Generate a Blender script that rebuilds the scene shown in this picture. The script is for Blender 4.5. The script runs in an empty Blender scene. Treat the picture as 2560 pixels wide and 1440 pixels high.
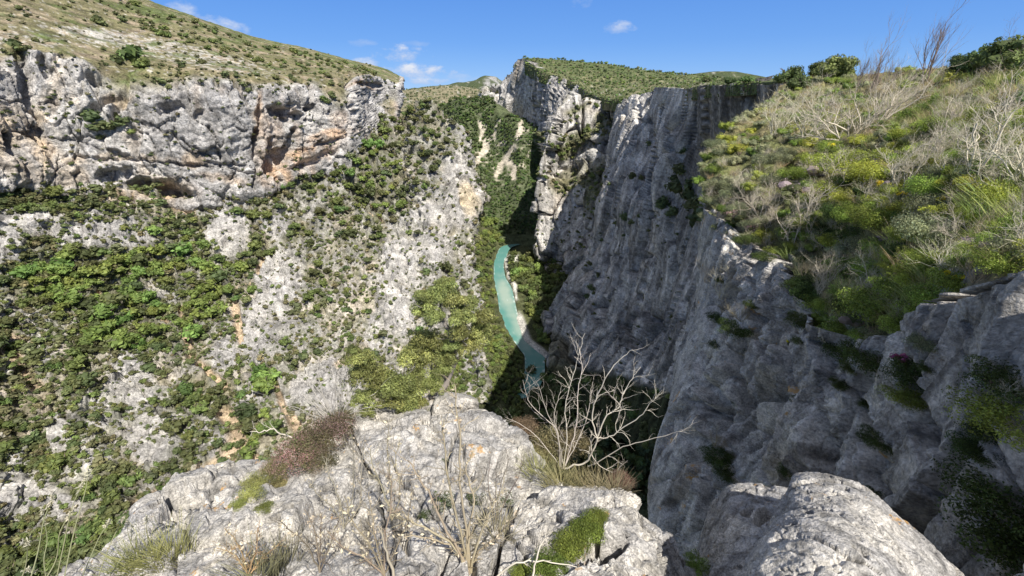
import bpy, math, random, time
import numpy as np
from mathutils import Vector, Matrix
T0 = time.time()
SC = bpy.context.scene
# ------------------------------------------------------------------ camera, sky, sun, exposure
F = 1074.0                                     # focal length in pixels of a 2560 wide picture
PITCH = math.radians(24.5)
cam = bpy.data.cameras.new('camera'); camo = bpy.data.objects.new('camera', cam)
SC.collection.objects.link(camo); SC.camera = camo
cam.sensor_width = 36.0; cam.lens = 36.0 * F / 2560.0
camo.location = (0, 0, 0); camo.rotation_euler = (math.radians(90) - PITCH, 0, 0)
cam.clip_start = 0.05; cam.clip_end = 20000
SUN_EL, SUN_AZ = 54.0, 151.0                   # azimuth clockwise from the view direction (+Y)
W = bpy.data.worlds.new('World'); SC.world = W; W.use_nodes = True
nt = W.node_tree; nt.nodes.clear()
wo = nt.nodes.new('ShaderNodeOutputWorld'); bg = nt.nodes.new('ShaderNodeBackground')
sky = nt.nodes.new('ShaderNodeTexSky'); sky.sky_type = 'NISHITA'; sky.sun_disc = False
sky.sun_elevation = math.radians(SUN_EL); sky.sun_rotation = math.radians(SUN_AZ)
sky.altitude = 1200; sky.air_density = 1.0; sky.dust_density = 0.1; sky.ozone_density = 5.0
bg.inputs['Strength'].default_value = 0.10
hs = nt.nodes.new('ShaderNodeHueSaturation'); hs.inputs['Saturation'].default_value = 1.3; hs.inputs['Hue'].default_value = .515; hs.inputs['Value'].default_value = 1.2
nt.links.new(sky.outputs[0], hs.inputs['Color']); 
# a few small fair-weather clouds, at infinity, by direction: azimuth, elevation, half width, half height (degrees), strength
def _dir(px, py):
    x, u = px - 1280.0, 720.0 - py; cp, sp = math.cos(PITCH), math.sin(PITCH); return Vector((x, F * cp + u * sp, -F * sp + u * cp)).normalized()
def _n(t, **k):
    n = nt.nodes.new(t)
    for a, v in k.items(): setattr(n, a, v)
    return n
_tc = _n('ShaderNodeTexCoord'); _cn = _n('ShaderNodeTexNoise'); _cn.inputs['Scale'].default_value = 26; _cn.inputs['Detail'].default_value = 9; _cn.inputs['Roughness'].default_value = .62
_mp = _n('ShaderNodeMapping'); _mp.inputs['Scale'].default_value = (1, 1, 1.9); nt.links.new(_tc.outputs['Generated'], _mp.inputs[0]); nt.links.new(_mp.outputs[0], _cn.inputs['Vector'])
def _m(op, a, b=None, c=None, clamp=False):
    n = _n('ShaderNodeMath', operation=op, use_clamp=clamp)
    for i, v in enumerate((a, b, c)):
        if v is None: continue
        if isinstance(v, (int, float)): n.inputs[i].default_value = v
        else: nt.links.new(v, n.inputs[i])
    return n.outputs[0]
def _dot(v):
    n = _n('ShaderNodeVectorMath', operation='DOT_PRODUCT'); nt.links.new(_tc.outputs['Generated'], n.inputs[0]); n.inputs[1].default_value = v; return n.outputs['Value']
_tot, _sh = None, None
for cx, cy, rx, ry, st in ((1002,134,62,20,1.),(1030,180,100,20,1.),(1062,201,62,9,.9),(560,64,50,20,.75),(446,32,36,20,.7),(1542,68,42,14,.65),(916,158,36,12,.85),(905,107,34,8,.3),(1452,6,30,12,.35),(1035,108,30,8,.3),(1180,203,60,10,.35),(1140,192,44,7,.35)):
    c = _dir(cx, cy); u = Vector((c.y, -c.x, 0)).normalized(); w = u.cross(c).normalized(); k = 1.0 / F * .93
    a = _m('MULTIPLY', _dot(u), 1 / (rx * k)); bb = _m('MULTIPLY', _dot(w), 1 / (ry * k)); q = _m('ADD', _m('MULTIPLY', a, a), _m('MULTIPLY', bb, bb))
    mk = _m('SUBTRACT', 1.0, q); mk = _m('MULTIPLY_ADD', _m('SUBTRACT', _cn.outputs['Fac'], .52), 5.0, mk); mk = _m('MULTIPLY', mk, .8, None, True)
    mk = _m('MULTIPLY', _m('MULTIPLY', mk, _m('GREATER_THAN', _dot(c), .5)), st); _tot = mk if _tot is None else _m('MAXIMUM', _tot, mk)
    s_ = _m('MULTIPLY', mk, _m('MULTIPLY_ADD', bb, .5, .5, True)); _sh = s_ if _sh is None else _m('MAXIMUM', _sh, s_)
_cc = _n('ShaderNodeMixRGB'); _cc.inputs[1].default_value = (3.6, 4.5, 6.4, 1); _cc.inputs[2].default_value = (6.6, 6.8, 7.2, 1); nt.links.new(_sh, _cc.inputs[0])
_mx = _n('ShaderNodeMixRGB'); nt.links.new(_tot, _mx.inputs[0]); 
_sx = _n('ShaderNodeSeparateXYZ'); nt.links.new(_tc.outputs['Generated'], _sx.inputs[0])
_rp = _n('ShaderNodeValToRGB'); nt.links.new(_sx.outputs['Z'], _rp.inputs[0]); _el = _rp.color_ramp.elements
_el[0].position = 0; _el[0].color = (.22, .41, .735, 1); _el[1].position = 1; _el[1].color = (.30, .295, .30, 1)  # paler grey overhead, out of view, added to neutralise fill in the shade
for _p, _c in ((.03, (.165, .345, .69)), (.09, (.12, .285, .65)), (.19, (.09, .235, .60)), (.45, (.20, .25, .37))):
    _q = _el.new(_p); _q.color = _c + (1,)
_sv = _n('ShaderNodeVectorMath', operation='SCALE'); _sv.inputs['Scale'].default_value = 10.; nt.links.new(_rp.outputs[0], _sv.inputs[0])
_ms = _n('ShaderNodeMixRGB'); _ms.inputs[0].default_value = .88; nt.links.new(hs.outputs[0], _ms.inputs[1]); nt.links.new(_sv.outputs[0], _ms.inputs[2]); nt.links.new(_ms.outputs[0], _mx.inputs[1]); nt.links.new(_cc.outputs[0], _mx.inputs[2]); nt.links.new(_mx.outputs[0], bg.inputs['Color'])
nt.links.new(bg.outputs[0], wo.inputs['Surface'])
sl = bpy.data.lights.new('sun', 'SUN'); sl.energy = 5.0; sl.angle = math.radians(0.5); sl.color = (1.0, 0.95, 0.87)
so = bpy.data.objects.new('sun', sl); SC.collection.objects.link(so)
_e, _a = math.radians(SUN_EL), math.radians(SUN_AZ)
TOSUN = Vector((math.sin(_a) * math.cos(_e), math.cos(_a) * math.cos(_e), math.sin(_e)))
so.rotation_euler = TOSUN.to_track_quat('Z', 'Y').to_euler()
SC.view_settings.view_transform = 'Standard'; SC.view_settings.look = 'None'
SC.view_settings.exposure = 0.4; SC.view_settings.gamma = 1.0; SC.view_settings.use_curve_mapping = False
SC.cycles.max_bounces = 5; SC.cycles.diffuse_bounces = 3; SC.cycles.transparent_max_bounces = 4
# ------------------------------------------------------------------ helpers
CP, SP = math.cos(PITCH), math.sin(PITCH)
def rays(px, py):
    px = np.asarray(px, float); py = np.asarray(py, float)
    x = px - 1280.0; u = 720.0 - py
    y = F * CP + u * SP; z = -F * SP + u * CP
    h = np.sqrt(x * x + y * y)
    return x / h, y / h, z / h                 # per metre of plan distance
def world(px, py, d):
    a, b, c = rays(px, py); return np.stack([a * d, b * d, c * d], -1)
def atz(px, py, z):
    a, b, c = rays(px, py); return float(z / c)
def project(P):
    x, y, z = P[..., 0], P[..., 1], P[..., 2]
    f = y * CP - z * SP; u = y * SP + z * CP
    f = np.where(f < 1e-3, 1e-3, f)
    return 1280 + F * x / f, 720 - F * u / f, f
rs = np.random.RandomState(11)
PERM = rs.permutation(256); PERM = np.concatenate([PERM, PERM, PERM])
GR = rs.normal(size=(256, 3)); GR /= np.linalg.norm(GR, axis=1)[:, None]
PERM = PERM.astype(np.int32); GR = GR.astype(np.float32)
def pn(P):
    Pi = np.floor(P).astype(np.int32); f = (P - Pi).astype(np.float32); Pi &= 255
    w = f * f * f * (f * (f * 6 - 15) + 10)
    r = 0
    for i in (0, 1):
        a = PERM[(Pi[..., 0] + i) & 255]; wx = w[..., 0] if i else 1 - w[..., 0]
        for j in (0, 1):
            b = PERM[(a + Pi[..., 1] + j) & 255]; wy = w[..., 1] if j else 1 - w[..., 1]
            for k in (0, 1):
                g = GR[PERM[(b + Pi[..., 2] + k) & 255]]
                wz = w[..., 2] if k else 1 - w[..., 2]
                r = r + wx * wy * wz * (g[..., 0] * (f[..., 0] - i) + g[..., 1] * (f[..., 1] - j) + g[..., 2] * (f[..., 2] - k))
    return r * 1.6                              # about -1..1
def fbm(P, s, o=4, seed=0, rid=False, gain=0.5):
    s = np.asarray(s, float); Q = P / s + seed * 17.31; a = 1.0; t = 0; n = 0
    for _ in range(o):
        v = pn(Q)
        if rid: v = 1 - 2 * np.abs(v)
        t = t + a * v; n += a; a *= gain; Q = Q * 2.03 + 5.7
    return t / n
def facet(P, s, seed=0, warp=0.):
    """fractured blocks: (tilted-plane offset about -1..1, distance to the nearest joint 0.., random value per block)"""
    s = np.asarray(s, float); Q = (P / s + seed * 7.13).astype(np.float32)
    if warp: Q = Q + warp * np.stack([pn(Q * 1.7), pn(Q * 1.7 + 31.), pn(Q * 1.7 + 57.)], -1)
    C = np.floor(Q).astype(np.int32); sh = Q.shape[:-1]; f1 = np.full(sh, 9., np.float32); f2 = f1.copy(); off = np.zeros(sh, np.float32); rv = off.copy()
    for i in (-1, 0, 1):
        for j in (-1, 0, 1):
            for k in (-1, 0, 1):
                c = C + np.array([i, j, k], np.int32); h = PERM[(PERM[(PERM[c[..., 0] & 255] + c[..., 1]) & 255] + c[..., 2]) & 255]
                ctr = c + .5 + .42 * GR[h]; d = Q - ctr; q = np.sqrt((d * d).sum(-1)); g = GR[(h + 77) & 255]; o = (d * g).sum(-1) * 1.3 + g[..., 0] * .25
                new = q < f1; f2 = np.where(new, f1, np.minimum(f2, q)); off = np.where(new, o, off); rv = np.where(new, (h / 255.).astype(np.float32), rv); f1 = np.where(new, q, f1)
    return off, f2 - f1, rv
def sstep(a, b, x):
    t = np.clip((x - a) / (b - a), 0, 1); return t * t * (3 - 2 * t)
def pchip(A, counts):
    """A: (n, ...) knots, counts[i] samples between i and i+1"""
    n = len(A); dl = A[1:] - A[:-1]; m = np.zeros_like(A)
    if n > 2:
        a, b = dl[:-1], dl[1:]
        m[1:-1] = np.where(a * b > 0, 2 * a * b / (a + b + 1e-12 * np.sign(a + b + 1e-30)), 0)
    m[0] = dl[0]; m[-1] = dl[-1]
    out = []
    for i in range(n - 1):
        t = (np.arange(counts[i]) / counts[i]).reshape((-1,) + (1,) * (A.ndim - 1))
        h00 = 2 * t**3 - 3 * t**2 + 1; h10 = t**3 - 2 * t**2 + t; h01 = -2 * t**3 + 3 * t**2; h11 = t**3 - t**2
        out.append(h00 * A[i] + h10 * m[i] + h01 * A[i + 1] + h11 * m[i + 1])
    out.append(A[-1:])
    return np.concatenate(out, 0)
def mesh_from(name, V, Fq, mat=None, tint=None, smooth=True):
    V = np.asarray(V, np.float32); Fq = np.asarray(Fq, np.int32); k = Fq.shape[1]
    me = bpy.data.meshes.new(name)
    me.vertices.add(len(V)); me.vertices.foreach_set('co', V.ravel())
    me.loops.add(Fq.size); me.loops.foreach_set('vertex_index', Fq.ravel())
    me.polygons.add(len(Fq)); me.polygons.foreach_set('loop_start', np.arange(0, Fq.size, k, dtype=np.int32))
    me.polygons.foreach_set('loop_total', np.full(len(Fq), k, np.int32))
    me.polygons.foreach_set('use_smooth', np.full(len(Fq), smooth))
    me.update(calc_edges=True)
    if tint is not None:
        t = np.ones((len(V), 4), np.float32); t[:, :3] = np.clip(tint, 0, 1)
        at = me.color_attributes.new('tint', 'FLOAT_COLOR', 'POINT'); at.data.foreach_set('color', t.ravel())
    if mat: me.materials.append(mat)
    return me
def link(name, me, parent=None, loc=None):
    o = bpy.data.objects.new(name, me); SC.collection.objects.link(o)
    if parent is not None: o.parent = parent
    if loc is not None: o.location = loc
    return o
def tag(o, label=None, cat=None, group=None, kind=None):
    if label: o['label'] = label
    if cat: o['category'] = cat
    if group: o['group'] = group
    if kind: o['kind'] = kind
    return o
def empty(name, loc=(0, 0, 0)):
    o = bpy.data.objects.new(name, None); SC.collection.objects.link(o); o.location = loc; o.empty_display_size = .1; return o
# ------------------------------------------------------------------ materials
def rock_mat(name, s, bump=0.5, dist=1.0, streak=0.0, lichen=0.0, lo=.5):
    """limestone: the vertex tint carries the stone's own colour; s = metres of the finest grain shown"""
    m = bpy.data.materials.new(name); m.use_nodes = True; n = m.node_tree; N = n.nodes; L = n.links
    b = N['Principled BSDF']; b.inputs['Roughness'].default_value = 0.92; b.inputs['Specular IOR Level'].default_value = 0.15
    at = N.new('ShaderNodeVertexColor'); at.layer_name = 'tint'
    tc = N.new('ShaderNodeTexCoord')
    n1 = N.new('ShaderNodeTexNoise'); n1.inputs['Scale'].default_value = 1 / (s * 8); n1.inputs['Detail'].default_value = 8; n1.inputs['Roughness'].default_value = .68
    n2 = N.new('ShaderNodeTexNoise'); n2.inputs['Scale'].default_value = 1 / s; n2.inputs['Detail'].default_value = 4; n2.inputs['Roughness'].default_value = .7
    vo = N.new('ShaderNodeTexVoronoi'); vo.feature = 'DISTANCE_TO_EDGE'; vo.inputs['Scale'].default_value = 1 / (s * 6)
    L.new(tc.outputs['Object'], n1.inputs['Vector']); L.new(tc.outputs['Object'], n2.inputs['Vector'])
    wp = N.new('ShaderNodeMixRGB'); wp.blend_type = 'ADD'; wp.inputs[0].default_value = 1
    sc_ = N.new('ShaderNodeVectorMath'); sc_.operation = 'SCALE'; sc_.inputs['Scale'].default_value = s * 9
    L.new(n1.outputs['Color'], sc_.inputs[0]); L.new(tc.outputs['Object'], wp.inputs[1]); L.new(sc_.outputs[0], wp.inputs[2])
    L.new(wp.outputs[0], vo.inputs['Vector'])
    r1 = N.new('ShaderNodeMapRange'); r1.inputs['From Min'].default_value = .36; r1.inputs['From Max'].default_value = .62
    r1.inputs['To Min'].default_value = lo; r1.inputs['To Max'].default_value = 1.3; L.new(n1.outputs['Fac'], r1.inputs[0])
    r2 = N.new('ShaderNodeMapRange'); r2.inputs['From Min'].default_value = .34; r2.inputs['From Max'].default_value = .62
    r2.inputs['To Min'].default_value = .5 + .35 * lo; r2.inputs['To Max'].default_value = 1.25; L.new(n2.outputs['Fac'], r2.inputs[0])
    mu = N.new('ShaderNodeMath'); mu.operation = 'MULTIPLY'; L.new(r1.outputs[0], mu.inputs[0]); L.new(r2.outputs[0], mu.inputs[1])
    vm = N.new('ShaderNodeVectorMath'); vm.operation = 'SCALE'; L.new(at.outputs[0], vm.inputs[0]); L.new(mu.outputs[0], vm.inputs['Scale'])
    last = vm.outputs[0]
    if streak > 0:                              # dark water streaks running down the face
        mp = N.new('ShaderNodeMapping'); mp.inputs['Scale'].default_value = (1, 1, .07); L.new(tc.outputs['Object'], mp.inputs[0])
        n3 = N.new('ShaderNodeTexNoise'); n3.inputs['Scale'].default_value = 1 / (s * 5); n3.inputs['Detail'].default_value = 5; n3.inputs['Roughness'].default_value = .6
        L.new(mp.outputs[0], n3.inputs['Vector'])
        r3 = N.new('ShaderNodeMapRange'); r3.inputs['From Min'].default_value = .38; r3.inputs['From Max'].default_value = .62
        r3.inputs['To Min'].default_value = 1 - streak; r3.inputs['To Max'].default_value = 1 + streak * .5; L.new(n3.outputs['Fac'], r3.inputs[0])
        v2 = N.new('ShaderNodeVectorMath'); v2.operation = 'SCALE'; L.new(last, v2.inputs[0]); L.new(r3.outputs[0], v2.inputs['Scale']); last = v2.outputs[0]
    if lichen > 0:
        n4 = N.new('ShaderNodeTexNoise'); n4.inputs['Scale'].default_value = 1 / (s * 14); n4.inputs['Detail'].default_value = 6; n4.inputs['Roughness'].default_value = .75
        L.new(tc.outputs['Object'], n4.inputs['Vector'])
        r4 = N.new('ShaderNodeMapRange'); r4.inputs['From Min'].default_value = .60; r4.inputs['From Max'].default_value = .66
        r4.inputs['To Max'].default_value = lichen; L.new(n4.outputs['Fac'], r4.inputs[0])
        mx = N.new('ShaderNodeMixRGB'); mx.inputs[2].default_value = (.12, .12, .115, 1); L.new(r4.outputs[0], mx.inputs[0]); L.new(last, mx.inputs[1]); last = mx.outputs[0]
        n5 = N.new('ShaderNodeTexNoise'); n5.inputs['Scale'].default_value = 1 / (s * 22); n5.inputs['Detail'].default_value = 5; n5.inputs['Roughness'].default_value = .7
        mp5 = N.new('ShaderNodeMapping'); mp5.inputs['Location'].default_value = (7, 3, 5); L.new(tc.outputs['Object'], mp5.inputs[0]); L.new(mp5.outputs[0], n5.inputs['Vector'])
        r5 = N.new('ShaderNodeMapRange'); r5.inputs['From Min'].default_value = .63; r5.inputs['From Max'].default_value = .67
        r5.inputs['To Max'].default_value = .8; L.new(n5.outputs['Fac'], r5.inputs[0])
        mx5 = N.new('ShaderNodeMixRGB'); mx5.inputs[2].default_value = (.62, .36, .12, 1); L.new(r5.outputs[0], mx5.inputs[0]); L.new(last, mx5.inputs[1]); last = mx5.outputs[0]
    L.new(last, b.inputs['Base Color'])
    ad = N.new('ShaderNodeMath'); ad.operation = 'MULTIPLY_ADD'; ad.inputs[1].default_value = .35
    L.new(n2.outputs['Fac'], ad.inputs[0]); L.new(n1.outputs['Fac'], ad.inputs[2])
    ve = N.new('ShaderNodeMapRange'); ve.inputs['From Max'].default_value = .12; ve.inputs['To Max'].default_value = .22
    L.new(vo.outputs['Distance'], ve.inputs[0])
    a2 = N.new('ShaderNodeMath'); L.new(ad.outputs[0], a2.inputs[0]); L.new(ve.outputs[0], a2.inputs[1])
    bp = N.new('ShaderNodeBump'); bp.inputs['Strength'].default_value = bump; bp.inputs['Distance'].default_value = dist
    L.new(a2.outputs[0], bp.inputs['Height']); L.new(bp.outputs[0], b.inputs['Normal'])
    return m
def leaf_mat(name, col=None, var=.25, trans=.25, rough=.6):
    m = bpy.data.materials.new(name); m.use_nodes = True; n = m.node_tree; N = n.nodes; L = n.links
    b = N['Principled BSDF']; b.inputs['Roughness'].default_value = rough; b.inputs['Specular IOR Level'].default_value = .25
    oi = N.new('ShaderNodeObjectInfo'); at = N.new('ShaderNodeVertexColor'); at.layer_name = 'tint'
    r = N.new('ShaderNodeMapRange'); r.inputs['To Min'].default_value = 1 - var; r.inputs['To Max'].default_value = 1 + var
    L.new(oi.outputs['Random'], r.inputs[0])
    v = N.new('ShaderNodeVectorMath'); v.operation = 'SCALE'; L.new(at.outputs[0], v.inputs[0]); L.new(r.outputs[0], v.inputs['Scale'])
    hs = N.new('ShaderNodeHueSaturation'); r2 = N.new('ShaderNodeMapRange'); r2.inputs['To Min'].default_value = .5 + .03 * var * 4; r2.inputs['To Max'].default_value = .5 - .03 * var * 4
    mm = N.new('ShaderNodeMath'); mm.operation = 'MULTIPLY'; mm.inputs[1].default_value = 7.31; fr = N.new('ShaderNodeMath'); fr.operation = 'FRACT'
    L.new(oi.outputs['Random'], mm.inputs[0]); L.new(mm.outputs[0], fr.inputs[0]); L.new(fr.outputs[0], r2.inputs[0]); L.new(r2.outputs[0], hs.inputs['Hue'])
    L.new(v.outputs[0], hs.inputs['Color'])
    L.new(hs.outputs[0], b.inputs['Base Color'])
    if trans > 0:
        t = N.new('ShaderNodeBsdfTranslucent'); L.new(hs.outputs[0], t.inputs[0])
        mx = N.new('ShaderNodeMixShader'); mx.inputs[0].default_value = trans
        L.new(b.outputs[0], mx.inputs[1]); L.new(t.outputs[0], mx.inputs[2]); L.new(mx.outputs[0], N['Material Output'].inputs['Surface'])
    return m
M_CLIFF = rock_mat('limestone_cliff', 1.1, .8, 2.2, streak=.14)
M_SLOPE = rock_mat('limestone_slope', 1.0, .8, 1.6)
M_WALL = rock_mat('streaked_wall_limestone', .8, .8, 1.5, streak=.42, lo=.62)
M_NEAR = rock_mat('near_wall_limestone', .04, .8, .08, streak=.15, lichen=.6, lo=.6)
M_LEDGE = rock_mat('ledge_limestone', .011, 1., .022, lichen=.75, lo=.66)
M_GROUND = rock_mat('bank_ground', .08, .8, .1)
M_LEAF = leaf_mat('leaves'); M_DRY = leaf_mat('dry_twigs', var=.12, trans=0, rough=.8); M_BARK = leaf_mat('bark', var=.15, trans=0, rough=.9)
# ------------------------------------------------------------------ sheets of terrain
GREY = np.array([.41, .395, .38]); CREAM = np.array([.60, .47, .31]); ORANGE = np.array([.58, .35, .19]); PALE = np.array([.60, .57, .52])
SOIL = np.array([.47, .38, .27]); GRASS = np.array([.205, .19, .10]); DGREEN = np.array([.055, .08, .028]); MGREEN = np.array([.10, .145, .04]); DARK = np.array([.09, .085, .08])
def lerp(a, b, t):
    t = t[..., None]; return a * (1 - t) + b * t
def ell(PX, PY, cx, cy, rx, ry, rot=0, soft=.35):
    """soft ellipse mask: 1 inside, 0 outside; rot in degrees (image sense, clockwise down)"""
    c, s = math.cos(math.radians(rot)), math.sin(math.radians(rot)); dx, dy = PX - cx, PY - cy
    q = np.sqrt(((dx * c + dy * s) / rx)**2 + ((-dx * s + dy * c) / ry)**2)
    return 1 - sstep(1 - soft, 1 + soft, q)
def pline(PX, PY, pts, w):
    """soft mask along a polyline of half width w (w may vary per point)"""
    best = np.zeros_like(PX)
    for (a, b) in zip(pts[:-1], pts[1:]):
        ax, ay = a[:2]; bx, by = b[:2]; wa = a[2] if len(a) > 2 else w; wb = b[2] if len(b) > 2 else w
        dx, dy = bx - ax, by - ay; t = np.clip(((PX - ax) * dx + (PY - ay) * dy) / (dx * dx + dy * dy), 0, 1)
        q = np.hypot(PX - ax - t * dx, PY - ay - t * dy) / (wa + (wb - wa) * t)
        best = np.maximum(best, 1 - sstep(.55, 1.35, q))
    return best
class Surf: pass
SURFS = []
def sheet(name, ctrl, step, fn, mat, kind='structure', label=None, cat=None, lookup=True, extra=None):
    """ctrl: list of columns (left to right), each a list of (px, py, plan distance) from top to bottom"""
    C = np.array(ctrl, float); C[..., 2] = np.log(C[..., 2])
    cu = [max(1, int(math.ceil(np.abs(C[i + 1, :, :2] - C[i, :, :2]).max() / step))) for i in range(len(C) - 1)]
    R = np.swapaxes(C, 0, 1)
    cv = [max(1, int(math.ceil(np.abs(R[j + 1, :, :2] - R[j, :, :2]).max() / step))) for j in range(len(R) - 1)]
    A = pchip(C, cu); A = np.swapaxes(pchip(np.swapaxes(A, 0, 1), cv), 0, 1)
    PX, PY, D = A[..., 0], A[..., 1], np.exp(A[..., 2])
    P = world(PX, PY, D)
    du = np.gradient(P, axis=0); dv = np.gradient(P, axis=1); N = np.cross(du, dv); N /= np.linalg.norm(N, axis=-1, keepdims=True) + 1e-12
    if np.mean(np.sum(N * -P, -1) > 0) < .5: N = -N
    P2, tint = fn(P, N, PX, PY)
    nu, nv = PX.shape; idx = np.arange(nu * nv).reshape(nu, nv)
    q = np.stack([idx[:-1, :-1], idx[:-1, 1:], idx[1:, 1:], idx[1:, :-1]], -1).reshape(-1, 4)
    org = P2.reshape(-1, 3).mean(0) if kind != 'structure' else np.zeros(3)
    me = mesh_from(name, P2.reshape(-1, 3) - org, q, mat, tint.reshape(-1, 3))
    o = link(name, me, loc=tuple(org)); tag(o, label, cat, None, kind)
    s = Surf(); s.o = o; s.P = P2.reshape(-1, 3); s.name = name
    du = np.gradient(P2, axis=0); dv = np.gradient(P2, axis=1); N2 = np.cross(du, dv); N2 /= np.linalg.norm(N2, axis=-1, keepdims=True) + 1e-12
    if np.mean(np.sum(N2 * -P2, -1) > 0) < .5: N2 = -N2
    s.N = N2.reshape(-1, 3)
    if lookup:
        x, y, f = project(s.P); g = 5.0
        ix = np.floor((x + 1000) / g).astype(int); iy = np.floor((y + 600) / g).astype(int)
        ok = (ix >= 0) & (ix < 1000) & (iy >= 0) & (iy < 600)
        order = np.argsort(-f[ok]); ids = np.nonzero(ok)[0][order]
        T = np.full((1000, 600), -1, np.int64); T[ix[ids], iy[ids]] = ids; s.T = T; s.f = f
        SURFS.append(s)
    return s
def pick(s, px, py, wide=0):
    if wide:
        for r in range(wide):
            for a in range(8):
                q = pick(s, px + 5 * r * math.cos(a * .785), py + 5 * r * math.sin(a * .785))
                if q is not None: return q
        return None
    i, j = int((px + 1000) / 5), int((py + 600) / 5)
    if not (0 <= i < 1000 and 0 <= j < 600): return None
    for a, b in ((0, 0), (0, 1), (1, 0), (0, -1), (-1, 0), (1, 1), (-1, -1), (1, -1), (-1, 1)):
        ii, jj = i + a, j + b
        if 0 <= ii < 1000 and 0 <= jj < 600 and s.T[ii, jj] >= 0: return s.T[ii, jj]
    return None
ZF = -151.0
# ---- left cliff with the plateau above it
def k_left(bx, by, bd):
    pass
LC = [ # crest-behind, crest, mid plateau, low plateau, cliff top, upper, mid, lower, base, tucked under
 [(-700,-230,900),(-700,-150,760),(-650,-40,560),(-620,60,440),(-600,110,395),(-600,190,375),(-600,280,362),(-600,380,350),(-600,450,340),(-600,500,345)],
 [(0,-150,840),(0,-110,720),(0,-20,570),(0,75,460),(0,112,425),(0,190,408),(0,280,398),(0,370,392),(0,450,388),(0,500,395)],
 [(120,-105,820),(120,-75,715),(120,10,570),(120,95,460),(120,126,425),(120,205,415),(120,300,408),(120,390,402),(120,475,396),(120,520,404)],
 [(320,-20,800),(320,0,700),(310,60,570),(300,135,465),(310,168,432),(310,240,412),(310,330,402),(310,430,398),(305,502,392),(305,545,400)],
 [(500,45,760),(500,60,650),(500,105,550),(500,155,460),(500,172,425),(500,240,408),(500,340,400),(500,440,394),(500,500,388),(500,545,396)],
 [(640,92,760),(640,104,660),(640,135,560),(640,175,465),(640,190,432),(640,250,415),(640,330,408),(640,420,402),(640,474,396),(640,515,404)],
 [(760,118,780),(760,127,680),(760,150,600),(760,180,500),(760,192,455),(760,245,435),(760,310,428),(760,375,424),(765,425,418),(765,465,426)],
 [(880,150,820),(880,158,740),(880,168,680),(875,178,600),(870,186,530),(865,215,480),(872,290,446),(876,350,440),(880,408,434),(880,450,440)],
 [(920,160,830),(920,167,760),(920,173,700),(915,180,640),(908,190,548),(905,225,540),(905,262,530),(905,300,512),(906,350,495),(906,400,480)],
 [(965,172,840),(962,179,780),(960,184,730),(958,190,680),(955,196,596),(955,225,588),(955,250,580),(955,270,570),(955,295,560),(955,330,552)],
 [(1000,192,850),(998,196,780),(998,200,730),(998,204,690),(998,208,612),(1002,225,604),(1000,245,597),(994,268,588),(992,292,576),(992,330,566)],
 [(985,200,900),(985,205,860),(985,210,820),(985,215,790),(985,220,760),(985,235,730),(985,255,700),(982,275,680),(980,300,660),(980,330,640)],
]
CAVES = [ # px, py, rx, ry, rot, depth
 (400,474,84,20,12,18),(290,440,45,18,-10,7),(432,276,28,9,-5,8),(410,290,14,8,0,6),(690,280,30,12,10,12),(735,290,14,9,0,9),(768,273,13,9,0,9),(712,300,14,9,0,7),
 (250,270,55,10,-25,7),(300,268,16,40,20,6),(690,400,30,22,-60,12),(670,400,12,50,5,9),(715,370,10,45,8,8),(770,408,50,9,-20,8),(60,190,16,95,-12,12),(95,300,10,60,-12,7),(110,175,14,30,-15,7),
 (85,350,8,40,-8,6),(640,320,7,70,6,7),(880,400,6,22,0,6),(498,290,7,14,20,5),(235,215,30,8,20,6),(865,200,10,30,0,10),(930,212,22,8,0,7),(895,212,10,7,0,6),(330,160,34,16,0,8),(160,150,18,8,20,4),
 (540,215,10,22,0,4),(620,225,14,10,0,5),(700,225,10,14,0,4),(300,385,26,8,10,5),(330,400,14,7,-10,5),(470,412,75,5,4,5),(820,355,40,6,-15,5),(560,410,50,4,5,4),(800,395,40,10,-25,6)]
CRACKS = [([(312,165,5),(325,205,6),(322,245,5),(290,272,4)],6),([(640,230,2),(648,300,3),(632,350,3),(640,420,3),(630,470,5)],4),([(0,330),(40,400),(60,440)],4),([(520,320),(545,380),(570,420),(600,470)],3),
 ([(180,395),(300,398),(420,408),(560,418),(650,440)],2.6),([(330,300),(430,340),(540,400)],2.2),([(118,470,4),(140,430,2),(150,380,1)],2),([(760,200),(770,250),(760,300)],3),([(210,300),(200,350),(190,395)],2),
 ([(575,190),(600,235),(612,270)],4),([(855,175),(870,230),(880,290)],4),([(45,330),(150,350),(260,345)],1.8),([(0,250),(60,255),(150,262)],1.8),([(450,180),(470,230),(480,280)],2)]
BULGE = [(200,200,45,40,0,6),(360,220,40,60,0,5),(60,420,60,40,0,4),(230,420,80,50,0,5),(480,250,60,60,0,6),(560,300,60,80,0,6),(770,330,60,40,0,5),(820,250,50,50,0,5),(180,330,60,50,0,4),(690,240,40,26,0,6),(520,450,80,40,10,4),(660,345,14,50,5,5)]
CREAMS = [(70,380,70,70,0,.9),(20,350,60,90,0,.8),(130,240,26,60,20,.5),(95,300,24,60,10,.8),(660,360,22,70,0,.6),(690,430,45,30,-20,1.),(750,390,90,20,-18,1.),(712,282,24,16,0,.5),(690,320,12,60,0,.4),(300,255,40,14,0,.8),
 (180,440,50,30,0,.5),(400,478,80,30,8,1.),(300,488,50,14,8,1.),(480,400,30,20,0,.7),(200,405,80,12,0,.6),(820,340,60,14,-10,.9),(905,212,30,9,10,1.),(850,300,30,20,0,.4),(560,450,60,12,10,.5),(330,395,120,8,2,.6),(640,300,10,60,5,.8),(140,180,12,40,0,.4)]
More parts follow.
